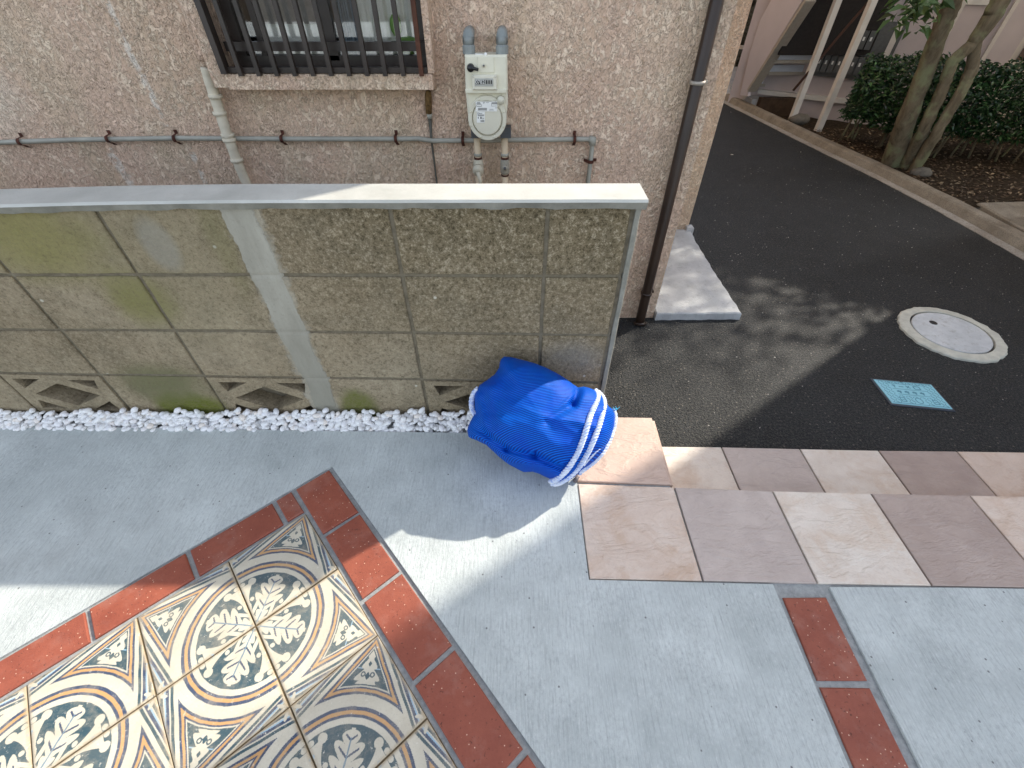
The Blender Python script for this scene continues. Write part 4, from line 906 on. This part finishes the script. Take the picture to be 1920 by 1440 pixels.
def rope(ctrl,r=.0062,name='rope',turn=.026):
    """three twisted strands following ctrl = [(u,v,h)]"""
    P=[clampp(bagP(u,v,h)) for u,v,h in ctrl]; D=[]
    n_=len(P)
    for i in range(n_-1):
        p0,p1,p2,p3=P[max(i-1,0)],P[i],P[i+1],P[min(i+2,n_-1)]
        m_=max(3,int((p2-p1).length/.0022))
        for q in range(m_):
            t=q/m_; D.append(.5*((2*p1)+(p2-p0)*t+(2*p0-5*p1+4*p2-p3)*t*t+(3*p1-p0-3*p2+p3)*t**3))
    D.append(P[-1]); mb=MB(); L_=[0]
    for i in range(1,len(D)): L_.append(L_[-1]+(D[i]-D[i-1]).length)
    for sidx in range(3):
        Q=[]; nprev=None
        for i,p in enumerate(D):
            d=(D[min(i+1,len(D)-1)]-D[max(i-1,0)]).normalized(); 
            nn=d.cross(BN).normalized() if nprev is None else (nprev-d*nprev.dot(d)).normalized(); nprev=nn; b=d.cross(nn)
            a=2*PI*(L_[i]/turn+sidx/3); Q.append(p+(nn*math.cos(a)+b*math.sin(a))*r*.60)
        mb.tube(Q,r*.52,7)
    return mb.build(name,ROPE,bag)
def on(u,v,e=.004):
    """lay the rope on the net: height of the cloth there plus half a rope"""
    return (u,v,height(u,v,sr_(u,v))+e)
def track(pts,e=.005):
    """work back from the apparent line to the cloth below it"""
    out=[]
    for (u,v) in pts:
        h=height(u,v,sr_(u,v)); x,y,q=ray(u,v); d=Vector((x,y,q)); o_=Vector((0,0,CZ))
        t=((P0+BN*(h+e))-o_).dot(BN)/d.dot(BN); p=o_+d*t
        # footprint of that point seen along the bag's normal
        out.append(p)
    return out
def rope_w(P,r=.0082,turn=.03):
    P=[clampp(p)+Vector((0,0,.004 if p.z<.006 else 0)) for p in P]
    D=[]; n_=len(P)
    for i in range(n_-1):
        p0,p1,p2,p3=P[max(i-1,0)],P[i],P[i+1],P[min(i+2,n_-1)]; m_=max(3,int((p2-p1).length/.0022))
        for q in range(m_):
            t=q/m_; D.append(.5*((2*p1)+(p2-p0)*t+(2*p0-5*p1+4*p2-p3)*t*t+(3*p1-p0-3*p2+p3)*t**3))
    D.append(P[-1]); mb=MB(); L_=[0]
    for i in range(1,len(D)): L_.append(L_[-1]+(D[i]-D[i-1]).length)
    for sidx in range(3):
        Q=[]; nprev=None
        for i,p in enumerate(D):
            d=(D[min(i+1,len(D)-1)]-D[max(i-1,0)]).normalized()
            nn=d.cross(BN).normalized() if nprev is None else (nprev-d*nprev.dot(d)).normalized(); nprev=nn; b=d.cross(nn)
            a=2*PI*(L_[i]/turn+sidx/3); Q.append(p+(nn*math.cos(a)+b*math.sin(a))*r*.60)
        mb.tube(Q,r*.52,7)
    return mb.build('rope',ROPE,bag)
def sm(pts,n=4):
    out=[]
    for i in range(len(pts)-1):
        for q in range(n): out.append((lerp(pts[i][0],pts[i+1][0],q/n),lerp(pts[i][1],pts[i+1][1],q/n)))
    return out+[pts[-1]]
rope_w(track([(1117,733),(1121,742),(1118,755),(1109,775),(1101,800),(1092,828),(1080,855),(1064,880),(1046,897),(1032,903)],.013))
rope_w(track([(1119,734),(1130,745),(1133,760),(1128,782),(1121,805),(1111,830),(1098,856),(1082,880),(1063,897),(1044,907),(1034,906)],.013))
rope_w(track([(1149,768),(1153,782),(1149,806),(1141,828),(1128,850),(1112,867),(1096,879),(1084,888)],.011))
rope_w(track([(1138,832),(1122,842),(1106,858),(1094,872)],.009),.0045)
rope_w(track([(896,729),(888,738),(884,752),(885,766),(890,778)],.009))
mb=MB(); 
for k in range(5):
    a=bagP(1147,770,.02); mb.tube([a,a+Vector((random.uniform(-.006,.012),random.uniform(-.01,.0),random.uniform(.004,.016))),a+Vector((random.uniform(-.01,.02),random.uniform(-.01,.0),random.uniform(.008,.022)))],.0008,5)
mb.build('loose_threads',simple('cyan_thread',(.05,.5,.75),.5),bag)
# ================================================ APARTMENT WITH STAIR
FA=Vector((4.0,6.5)); FD=Vector((.84,-.54)).normalized(); FN=Vector((-FD.y,FD.x))*-1      # facing the alley side
if FN.y>0: FN=-FN
def fac(s_,dz,off=0): p=FA+FD*s_+FN*off; return (p.x,p.y,dz)
def facray(u,v,off=0):
    x,y,q=ray(u,v); o2=FA+FN*off; # solve t*(x,y)=o2+FD*s
    det=x*(-FD.y)-(-FD.x)*y; t=(o2.x*(-FD.y)+FD.x*o2.y)/det; s_=(x*o2.y-y*o2.x)/det
    return s_,CZ+q*t
def fbox(mb,s0,s1,z0,z1,o0,o1,mi=0):
    vs=[fac(s_,z,o_) for z in (z0,z1) for o_ in (o0,o1) for s_ in (s0,s1)]
    return mb.add(vs,[(0,2,3,1),(4,5,7,6),(0,1,5,4),(2,6,7,3),(0,4,6,2),(1,3,7,5)],mi)
ap=thing('apartment_block','pinkish grey apartment wall with pale pilasters behind the hedge','building',(5,6.5,ROAD))
HA=3.35
mb=MB(); fbox(mb,-1.2,1.45,-.34,HA,0,-3.5); mb.build('wall',APTW,ap)
mb=MB(); fbox(mb,1.45,3.4,-.34,HA,.0,-3.5); mb.build('side_wall',APTC,ap)
mb=MB(); fbox(mb,-1.3,3.5,HA,HA+.12,.15,-3.6); mb.build('roof',APTC,ap)
mb=MB()
for (u0,u1,v) in ((1690,1702,30),(1795,1803,20),(1868,1876,60)):
    s0=facray(u0,v)[0]; s1=facray(u1,v)[0]; fbox(mb,s0,s1,-.34,HA,.05,0)
mb.build('pilasters',simple('pilaster_paint',(.60,.56,.50),.7,.3,var=.06),ap)
s0,z_=facray(1805,3); s1,_=facray(1860,5); mb=MB(); fbox(mb,s0,s1,z_-.02,z_+.03,.03,0); mb.build('lintel',WHITEP,ap)
s0,z_=facray(1500,178); s1,_=facray(1545,181); mb=MB(); fbox(mb,s0-.5,s1+.3,z_-.03,z_+.02,.06,0); mb.build('ledge',WHITEP,ap)
s0,z0=facray(1905,112); mb=MB(); fbox(mb,s0,s0+1.0,z0,z0+1.0,.02,0); wi=mb.build('window',simple('brown_window_frame',(.12,.08,.06),.5),ap)
mb=MB(); fbox(mb,s0+.04,s0+.96,z0+.04,z0+.96,.028,.02); mb.build('pane',simple('frosted_pane',(.35,.36,.34),.2,.5),wi)
s0,z0=facray(1722,118); mb=MB(); fbox(mb,s0,s0+.10,z0-.04,z0+.16,.03,0); mb.build('meter_plate',simple('small_frame',(.20,.14,.10),.5),ap)
# mailboxes
mbx=thing('mailbox_unit','dark steel mailboxes in two rows with white name tags under the stair','mailbox',fac(.1,.5,.1))
s0,_=facray(1572,60); s1,_=facray(1662,60); zt1=facray(1620,42)[1]; zb1=facray(1600,138)[1]
mb=MB(); fbox(mb,s0-.12,s1+.16,zb1-.05,zt1+.02,.04,.002); mb.build('back_plate',MAILM,mbx)
nc=7; wd=(s1-s0+.02)/nc; hh=(zt1-zb1)/2
for r_ in range(2):
    for c_ in range(nc):
        a0=s0-.1+c_*wd; z0=zb1+r_*hh
        mb=MB(); fbox(mb,a0+.006,a0+wd-.006,z0+.008,z0+hh-.06,.14,.04); bxo=mb.build('mailbox',MAILM,mbx)
        mb=MB(); fbox(mb,a0+wd*.35,a0+wd*.62,z0+hh-.15,z0+hh-.115,.1415,.14); mb.build('name_tag',WHITEL,bxo)
# stair
XS=3.05
def V3(u,v,X):
    x,y,q=ray(u,v); t=X/x; return (y*t,CZ+q*t)
sr=thing('outdoor_stair','white and lilac steel stair with solid side panel rising beside the alley','stair',(XS,7.2,ROAD))
prof_=[V3(1387,179,XS),V3(1403,180,XS),V3(1403,164,XS),V3(1505,0,XS)]
y2,z2_=V3(1505,0,XS); prof_+= [(y2-1.2,z2_+1.3),(y2-.3,z2_+2.3)]
prof_+=[V3(1446,0,XS),V3(1425,38,XS),V3(1406,98,XS)]
mb=MB(); n_=len(prof_); mb.add([(XS,a,b) for a,b in prof_]+[(XS+.03,a,b) for a,b in prof_],[tuple(range(n_)),tuple(reversed(range(n_,2*n_)))]+[(i,(i+1)%n_,n_+(i+1)%n_,n_+i) for i in range(n_)]); mb.build('side_panel',LILAC,sr)
# lower flange of the stringer
p,q=V3(1403,166,XS),V3(1512,-5,XS); mb=MB(); w_=.10
mb.add([(XS-.01,p[0],p[1]),(XS+w_,p[0],p[1]),(XS+w_,q[0],q[1]),(XS-.01,q[0],q[1]),(XS-.01,p[0]-.03,p[1]-.03),(XS+w_,p[0]-.03,p[1]-.03),(XS+w_,q[0]-.03,q[1]-.03),(XS-.01,q[0]-.03,q[1]-.03)],[(0,1,2,3),(4,7,6,5),(0,4,5,1),(1,5,6,2),(2,6,7,3),(3,7,4,0)]); mb.build('stringer',TAN,sr)
# steps
for k,(v,vt) in enumerate(((160,146),(138,122),(116,101))):
    u0,u1=(1412,1436,1452)[k],(1497,1508,1520)[k]
    Yk=6.95-.22*k
    a=WV(u0,v,Yk); b=WV(u1,v+1,Yk); c_=WV(u0+10,vt,Yk)
    so2=MB().box(a.x,b.x,Yk,Yk+.03,a.z+.02,c_.z).build('riser',BLUISH,sr)
    MB().box(a.x-.03,b.x,Yk-.02,Yk+.01,a.z-.012,a.z+.02).build('tread_edge',TAN,sr)
    MB().box(a.x,b.x,Yk,Yk+.25,a.z-.004,a.z+.004).build('tread',BLUISH,sr)
a=WV(1455,101,6.3); b=WV(1520,101,6.3)
mb=MB(); mb.box(3.1,4.15,6.36,6.40,a.z-.02,3.2); mb.build('understair_dark_sheet',DARKU,sr)  # upright sheet; the stair underside's darkness is put into its colour
MB().tube([WV(1487,170,6.0),WV(1584,55,6.0),WV(1625,8,5.95),WV(1660,-40,5.9)],.014,8).build('inner_edge',simple('rusty_edge',(.07,.035,.025),.8),sr)
MB().box(3.14,3.95,6.75,7.6,-.20,-.10).build('landing',SLABC,sr)
a=WV(1392,184,6.62); b=WV(1494,184,6.62)
MB().box(3.19,b.x+.05,6.62,6.70,-.36,a.z).build('dark_pit_board',simple('dark_brown_board',(.055,.035,.022),.8,.2,var=.3,vs=12),sr)  # board added to stand for the dark pit below the stair
for (u0,v0,u1,v1,Y0,nm) in ((1484,226,1565,-8,None,'post'),(1535,240,1634,-8,None,'post')):
    x0,y0=G(u0,v0,-.17); 
    tag(MB().box(x0-.03,x0+.03,y0-.03,y0+.03,-.2,3.2,b=.004).build('stair_post',WHITEP),'white square steel post nearest the stair foot, left of the hedge' if u0<1500 else 'white square steel post rising out of the left end of the hedge','post','white posts beside the outdoor stair')
# low white gate and dark corner behind the stair
gt=thing('low_gate','small white metal gate beside the foot of the stair','gate',(2.75,8.0,ROAD))
Yg=8.0
a=WV(1374,82,Yg); b=WV(1406,86,Yg)
MB().box(a.x-.3,b.x+.01,Yg,Yg+.04,b.z-.04,b.z).build('top_rail',WHITEP,gt)
for u in (1404,1379,1362): 
    x=W(u,100,Yg)[0]; MB().box(x-.02,x+.02,Yg,Yg+.04,-.15,b.z-.04).build('upright',WHITEP,gt)
M=Mat('mossy_wall',.95,.1); M.col(M.ramp(M.noise(8,6,.7),(.4,(.03,.03,.025)),(.65,(.20,.21,.18)))); MOSSY=M.m
tag(MB().box(1.3,6,9.6,9.8,-.3,2.6).build('boundary_wall',MOSSY),'dark mossy boundary wall at the far end of the alley','wall')
tag(MB().tube([(2.92,9.2,-.2),(2.92,9.2,2.6)],.07,12).build('dark_pole',BLK),'dark pole between the house corner and the stair panel','pole')
MB().slab([(2.62,7.5),(4.2,6.9),(4.2,9.4),(2.4,9.4)],-.135,.2,.01).build('landing_base',SLABC,kind='structure')
# neighbouring block at the right whose corner shades the forecourt
nb_=thing('neighbour_house','corner of a pale pink house at the right edge beyond the kerb','building',(5,1,ROAD))
mb=MB(); mb.box(3.80,9,.9,3.24,-.16,6.5); mb.build('wall',APTC,nb_)
MB().box(3.7,9.1,.8,3.26,6.5,6.6).build('roof',APTC,nb_)
# ================================================ TREES
def tree(name,label,stems,leaves,seed):
    rgt=random.Random(seed); tr_=thing(name,label,'tree',stems[0][0][0],0,'trees behind the kerb')
    for pts,rr in stems:
        D=[];Rr=[]
        for i in range(len(pts)-1):
            for q in range(8):
                t=q/8; p=pts[i].lerp(pts[i+1],t)+Vector((mn.noise(pts[i]*3+Vector((q,0,0))),mn.noise(pts[i]*3+Vector((0,q,0))),0))*.008; D.append(p); Rr.append(lerp(rr[i],rr[i+1],t)*(1+.08*mn.noise(p*9)))
        D.append(pts[-1]); Rr.append(rr[-1]); MB().tube(D,Rr,14).build('trunk',BARK,tr_)
    mb=MB()
    for (c,rad3,n_,sz) in leaves:
        for _ in range(n_):
            d=Vector((rgt.gauss(0,1),rgt.gauss(0,1),rgt.gauss(0,1))).normalized()*rgt.random()**.45
            p=Vector((c[0]+d.x*rad3[0],c[1]+d.y*rad3[1],c[2]+d.z*rad3[2]))
            leaf(mb,p,sz*rgt.uniform(.7,1.25),rgt)
    mb.build('crown',LEAFT,tr_); return tr_
def leaf(mb,p,L_,rgt,wd=.42,curl=.12):
    e=Euler((rgt.uniform(-1.1,1.1),rgt.uniform(-.9,.9),rgt.uniform(0,6.3)))
    q=[Vector((0,0,0)),Vector((L_*.45,-L_*wd*.5,L_*curl)),Vector((L_,0,-L_*.08)),Vector((L_*.45,L_*wd*.5,L_*curl)),Vector((L_*.45,0,0))]
    vs=[]
    for a in q: a=a.copy(); a.rotate(e); vs.append(p+a)
    mb.add(vs,[(0,1,4),(1,2,4),(2,3,4),(3,0,4)],0,False)
YT=4.32
s1=[Vector((*G(1674,308,-.17),-.2)),WV(1700,222,4.3),WV(1737,130,4.28),WV(1762,60,4.25),WV(1787,0,4.22)]
ex_=s1[-1]+Vector((.1,.12,.9)); ex2=s1[-1]+Vector((.05,.3,2.0))
tree('tree','stout pale trunked tree standing just behind the kerb, left stem of the group',[(s1+[ex_,ex2],[.092,.070,.062,.060,.060,.055,.04])],
     [(WV(1716,22,4.05),(.16,.2,.15),80,.11),((3.8,4.8,2.8),(.95,.65,.6),1300,.085),(WV(1745,-40,4.1),(.22,.25,.2),110,.10)],5)
s2=[Vector((*G(1698,314,-.17),-.2)),WV(1733,240,4.2),WV(1768,165,4.2),WV(1785,115,4.2),WV(1822,84,4.2),WV(1862,28,4.2),WV(1885,-20,4.2)]
s3=[Vector((*G(1712,322,-.17),-.2)),WV(1758,246,4.14),WV(1806,165,4.17),WV(1822,128,4.19),WV(1830,76,4.2)]
s4=[WV(1885,-20,4.2),WV(1885,-20,4.2)+Vector((.2,.1,1.0)),WV(1885,-20,4.2)+Vector((.1,.3,1.9))]
tree('tree','forked tree with two thin stems joining above the hedge, right of the stout trunk',[(s2,[.052,.046,.042,.042,.045,.062,.06]),(s3,[.046,.042,.040,.042,.036]),(s4,[.06,.05,.03])],
     [((4.3,4.6,2.7),(.8,.8,.6),1100,.085),((4.3,3.8,1.85),(.42,.28,.42),420,.085)],9)  # last cluster: unseen low leaves added to shade the sunlit wedge's tip
# hedge
rgt=random.Random(11); hd=thing('hedge','dense dark green hedge of glossy leaves along the apartment wall','hedge',(4.0,4.9,-.16))
path=[(3.46,5.3),(3.66,4.98),(3.98,4.72),(4.4,4.62),(4.9,4.55),(5.6,4.35)]
mb=MB()
def hp(t):
    t=t*(len(path)-1); i=min(int(t),len(path)-2); return Vector(path[i]).lerp(Vector(path[i+1]),t-i)
for _ in range(14000):
    t=rgt.random(); c_=hp(t); a=rgt.uniform(0,2*PI); q=rgt.random()**.35
    zz_=.30+.30*math.sin(a)*q*(1+.2*mn.noise(Vector((c_.x*3,c_.y*3,0))))
    ofs=.27*math.cos(a)*q*(1+.3*mn.noise(Vector((c_.x*4,c_.y*4,zz_*4))))
    x=c_.x+ofs*.6+rgt.uniform(-.03,.03); y=c_.y+ofs*.9
    zb=-.07+.10*max(0,mn.noise(Vector((x*4,y*4,3))))
    z=zz_+.02*mn.noise(Vector((x*9,y*9,0))); 
    if z<zb+.02: continue
    leaf(mb,Vector((x,y,z)),rgt.uniform(.035,.06),rgt,.5,.15)
mb.build('foliage',LEAFH,hd)
for k in range(26):
    t=(k+.5)/26; c_=hp(t); b_=Vector((c_.x+rgt.uniform(-.12,.12),c_.y+rgt.uniform(-.12,.12),-.2)); tp=b_+Vector((rgt.uniform(-.12,.12),rgt.uniform(-.12,.12),.5)); 
    MB().tube([b_,b_.lerp(tp,.5)+Vector((rgt.uniform(-.03,.03),0,0)),tp],[.011,.009,.005],6).build('stem',BARK,hd)
# leaf litter
mb=MB(); rgt=random.Random(4)
for _ in range(2600):
    y=rgt.uniform(3.5,5.6); x=interp(y,[(b,a) for a,b in KIN])+.22+rgt.random()**1.3*2.2; 
    p=Vector((x,y,-.155)); L_=rgt.uniform(.02,.045); e=Euler((rgt.uniform(-.35,.35),rgt.uniform(-.35,.35),rgt.uniform(0,6.3)))
    vs=[]
    for a in (Vector((0,0,0)),Vector((L_*.5,-L_*.25,.004)),Vector((L_,0,0)),Vector((L_*.5,L_*.25,.004))): a.rotate(e); vs.append(p+a)
    mb.add(vs,[(0,1,2,3)])
mb.build('leaf_litter',DRY,kind='stuff')
# stones among the planting
STN=simple('dark_stone',(.13,.12,.10),.9,.2,var=.3,vs=20,bump=.5,bs=60)
def stone(u,v,r,label):
    x,y=G(u,v,-.14); o=MB().add([((p.x*1.3)*r*(1+.3*mn.noise(p*1.7+Vector((u,0,0))))+x,p.y*r*(1+.2*mn.noise(p*2))+y,p.z*r*.7-.15) for p in IV],IF,0,True).build('stone',STN); tag(o,label,'stone','stones in the planting bed')
stone(1728,322,.07,'rounded grey stone at the foot of the forked tree'); stone(1500,222,.09,'grey stone lying between the two white stair posts')
rgt=random.Random(21); mb=MB()
for _ in range(420):
    x=rgt.uniform(.45,3.3); y=rgt.uniform(1.15,4.5)**1.0; r_=rgt.uniform(.0018,.0045)
    e=Euler((rgt.uniform(0,3),rgt.uniform(0,3),0)); vs=[]
    for a in ((1,0,0),(-1,0,0),(0,1,0),(0,-1,0),(0,0,.7),(0,0,-.7)):
        a=Vector(a)*r_*rgt.uniform(.7,1.3); a.rotate(e); vs.append((x+a.x,y+a.y,ROAD+.002+a.z))
    mb.add(vs,[(0,2,4),(2,1,4),(1,3,4),(3,0,4),(2,0,5),(1,2,5),(3,1,5),(0,3,5)])
mb.build('loose_grit',simple('pale_grit',(.42,.40,.35),.8,.2,var=.3),kind='stuff')
# fallen leaves and petals
PALE=simple('pale_petal',(.66,.62,.52),.7,.2,var=.1); YEL=simple('yellow_leaf',(.46,.42,.16),.6,.3,var=.2)
lv=[(1372,291,ROAD,.035,PALE,'curled pale leaf on the dark asphalt near the house corner'),(1501,286,ROAD,.018,PALE,'tiny white petal on the asphalt midway up the alley'),
(1734,359,ROAD+.004,.05,YEL,'yellow green leaf lying in the gutter by the planting end'),(1478,228,ROAD+.004,.035,PALE,'dry leaf in the gutter by the stair post'),(1445,221,ROAD+.004,.03,PALE,'dry leaf in the gutter below the stair foot'),(1588,294,ROAD,.018,PALE,'small pale leaf on the asphalt edge beside the gutter'),(1661,328,ROAD+.004,.03,DRY,'brown leaf in the gutter in front of the stout trunk'),(1764,377,ROAD+.004,.025,DRY,'small brown leaf in the gutter at the driveway'),(1370,211,ROAD,.02,PALE,'small pale leaf high up the alley beside the house wall')]
for k,(u,v,z,L_,m_,lb) in enumerate(lv):
    x,y=G(u,v,z+.003); rr=random.Random(k); a=rr.uniform(0,6.3); N8=8; top=[];bot=[]
    for i in range(N8+1):
        t=i/N8; w_=L_*.28*math.sin(PI*t)**.8; zz_=.003+L_*.25*(t-.4)**2
        for s_ in (-1,0,1):
            px,py=rot2((L_*(t-.5),w_*s_),a); top.append((x+px,y+py,z+.004+zz_+abs(s_)*L_*.10*math.sin(PI*t)))
    fs=[]
    for i in range(N8):
        for j in range(2): fs.append((i*3+j,i*3+j+1,(i+1)*3+j+1,(i+1)*3+j))
    n_=len(top); bot=[(p[0],p[1],p[2]-.0006) for p in top]
    o=MB().add(top+bot,fs+[tuple(n_+q for q in reversed(f)) for f in fs],0,True).build('fallen_leaf',m_); tag(o,lb,'leaf','fallen leaves and petals along the alley')
tag(MB().tube([(.205,.835,.008),(.216,.828,.006)],.012,10).build('dark_stopper',simple('brown_pebble',(.12,.10,.10),.6)),'small dark round pebble by the rope under the net bundle','pebble')
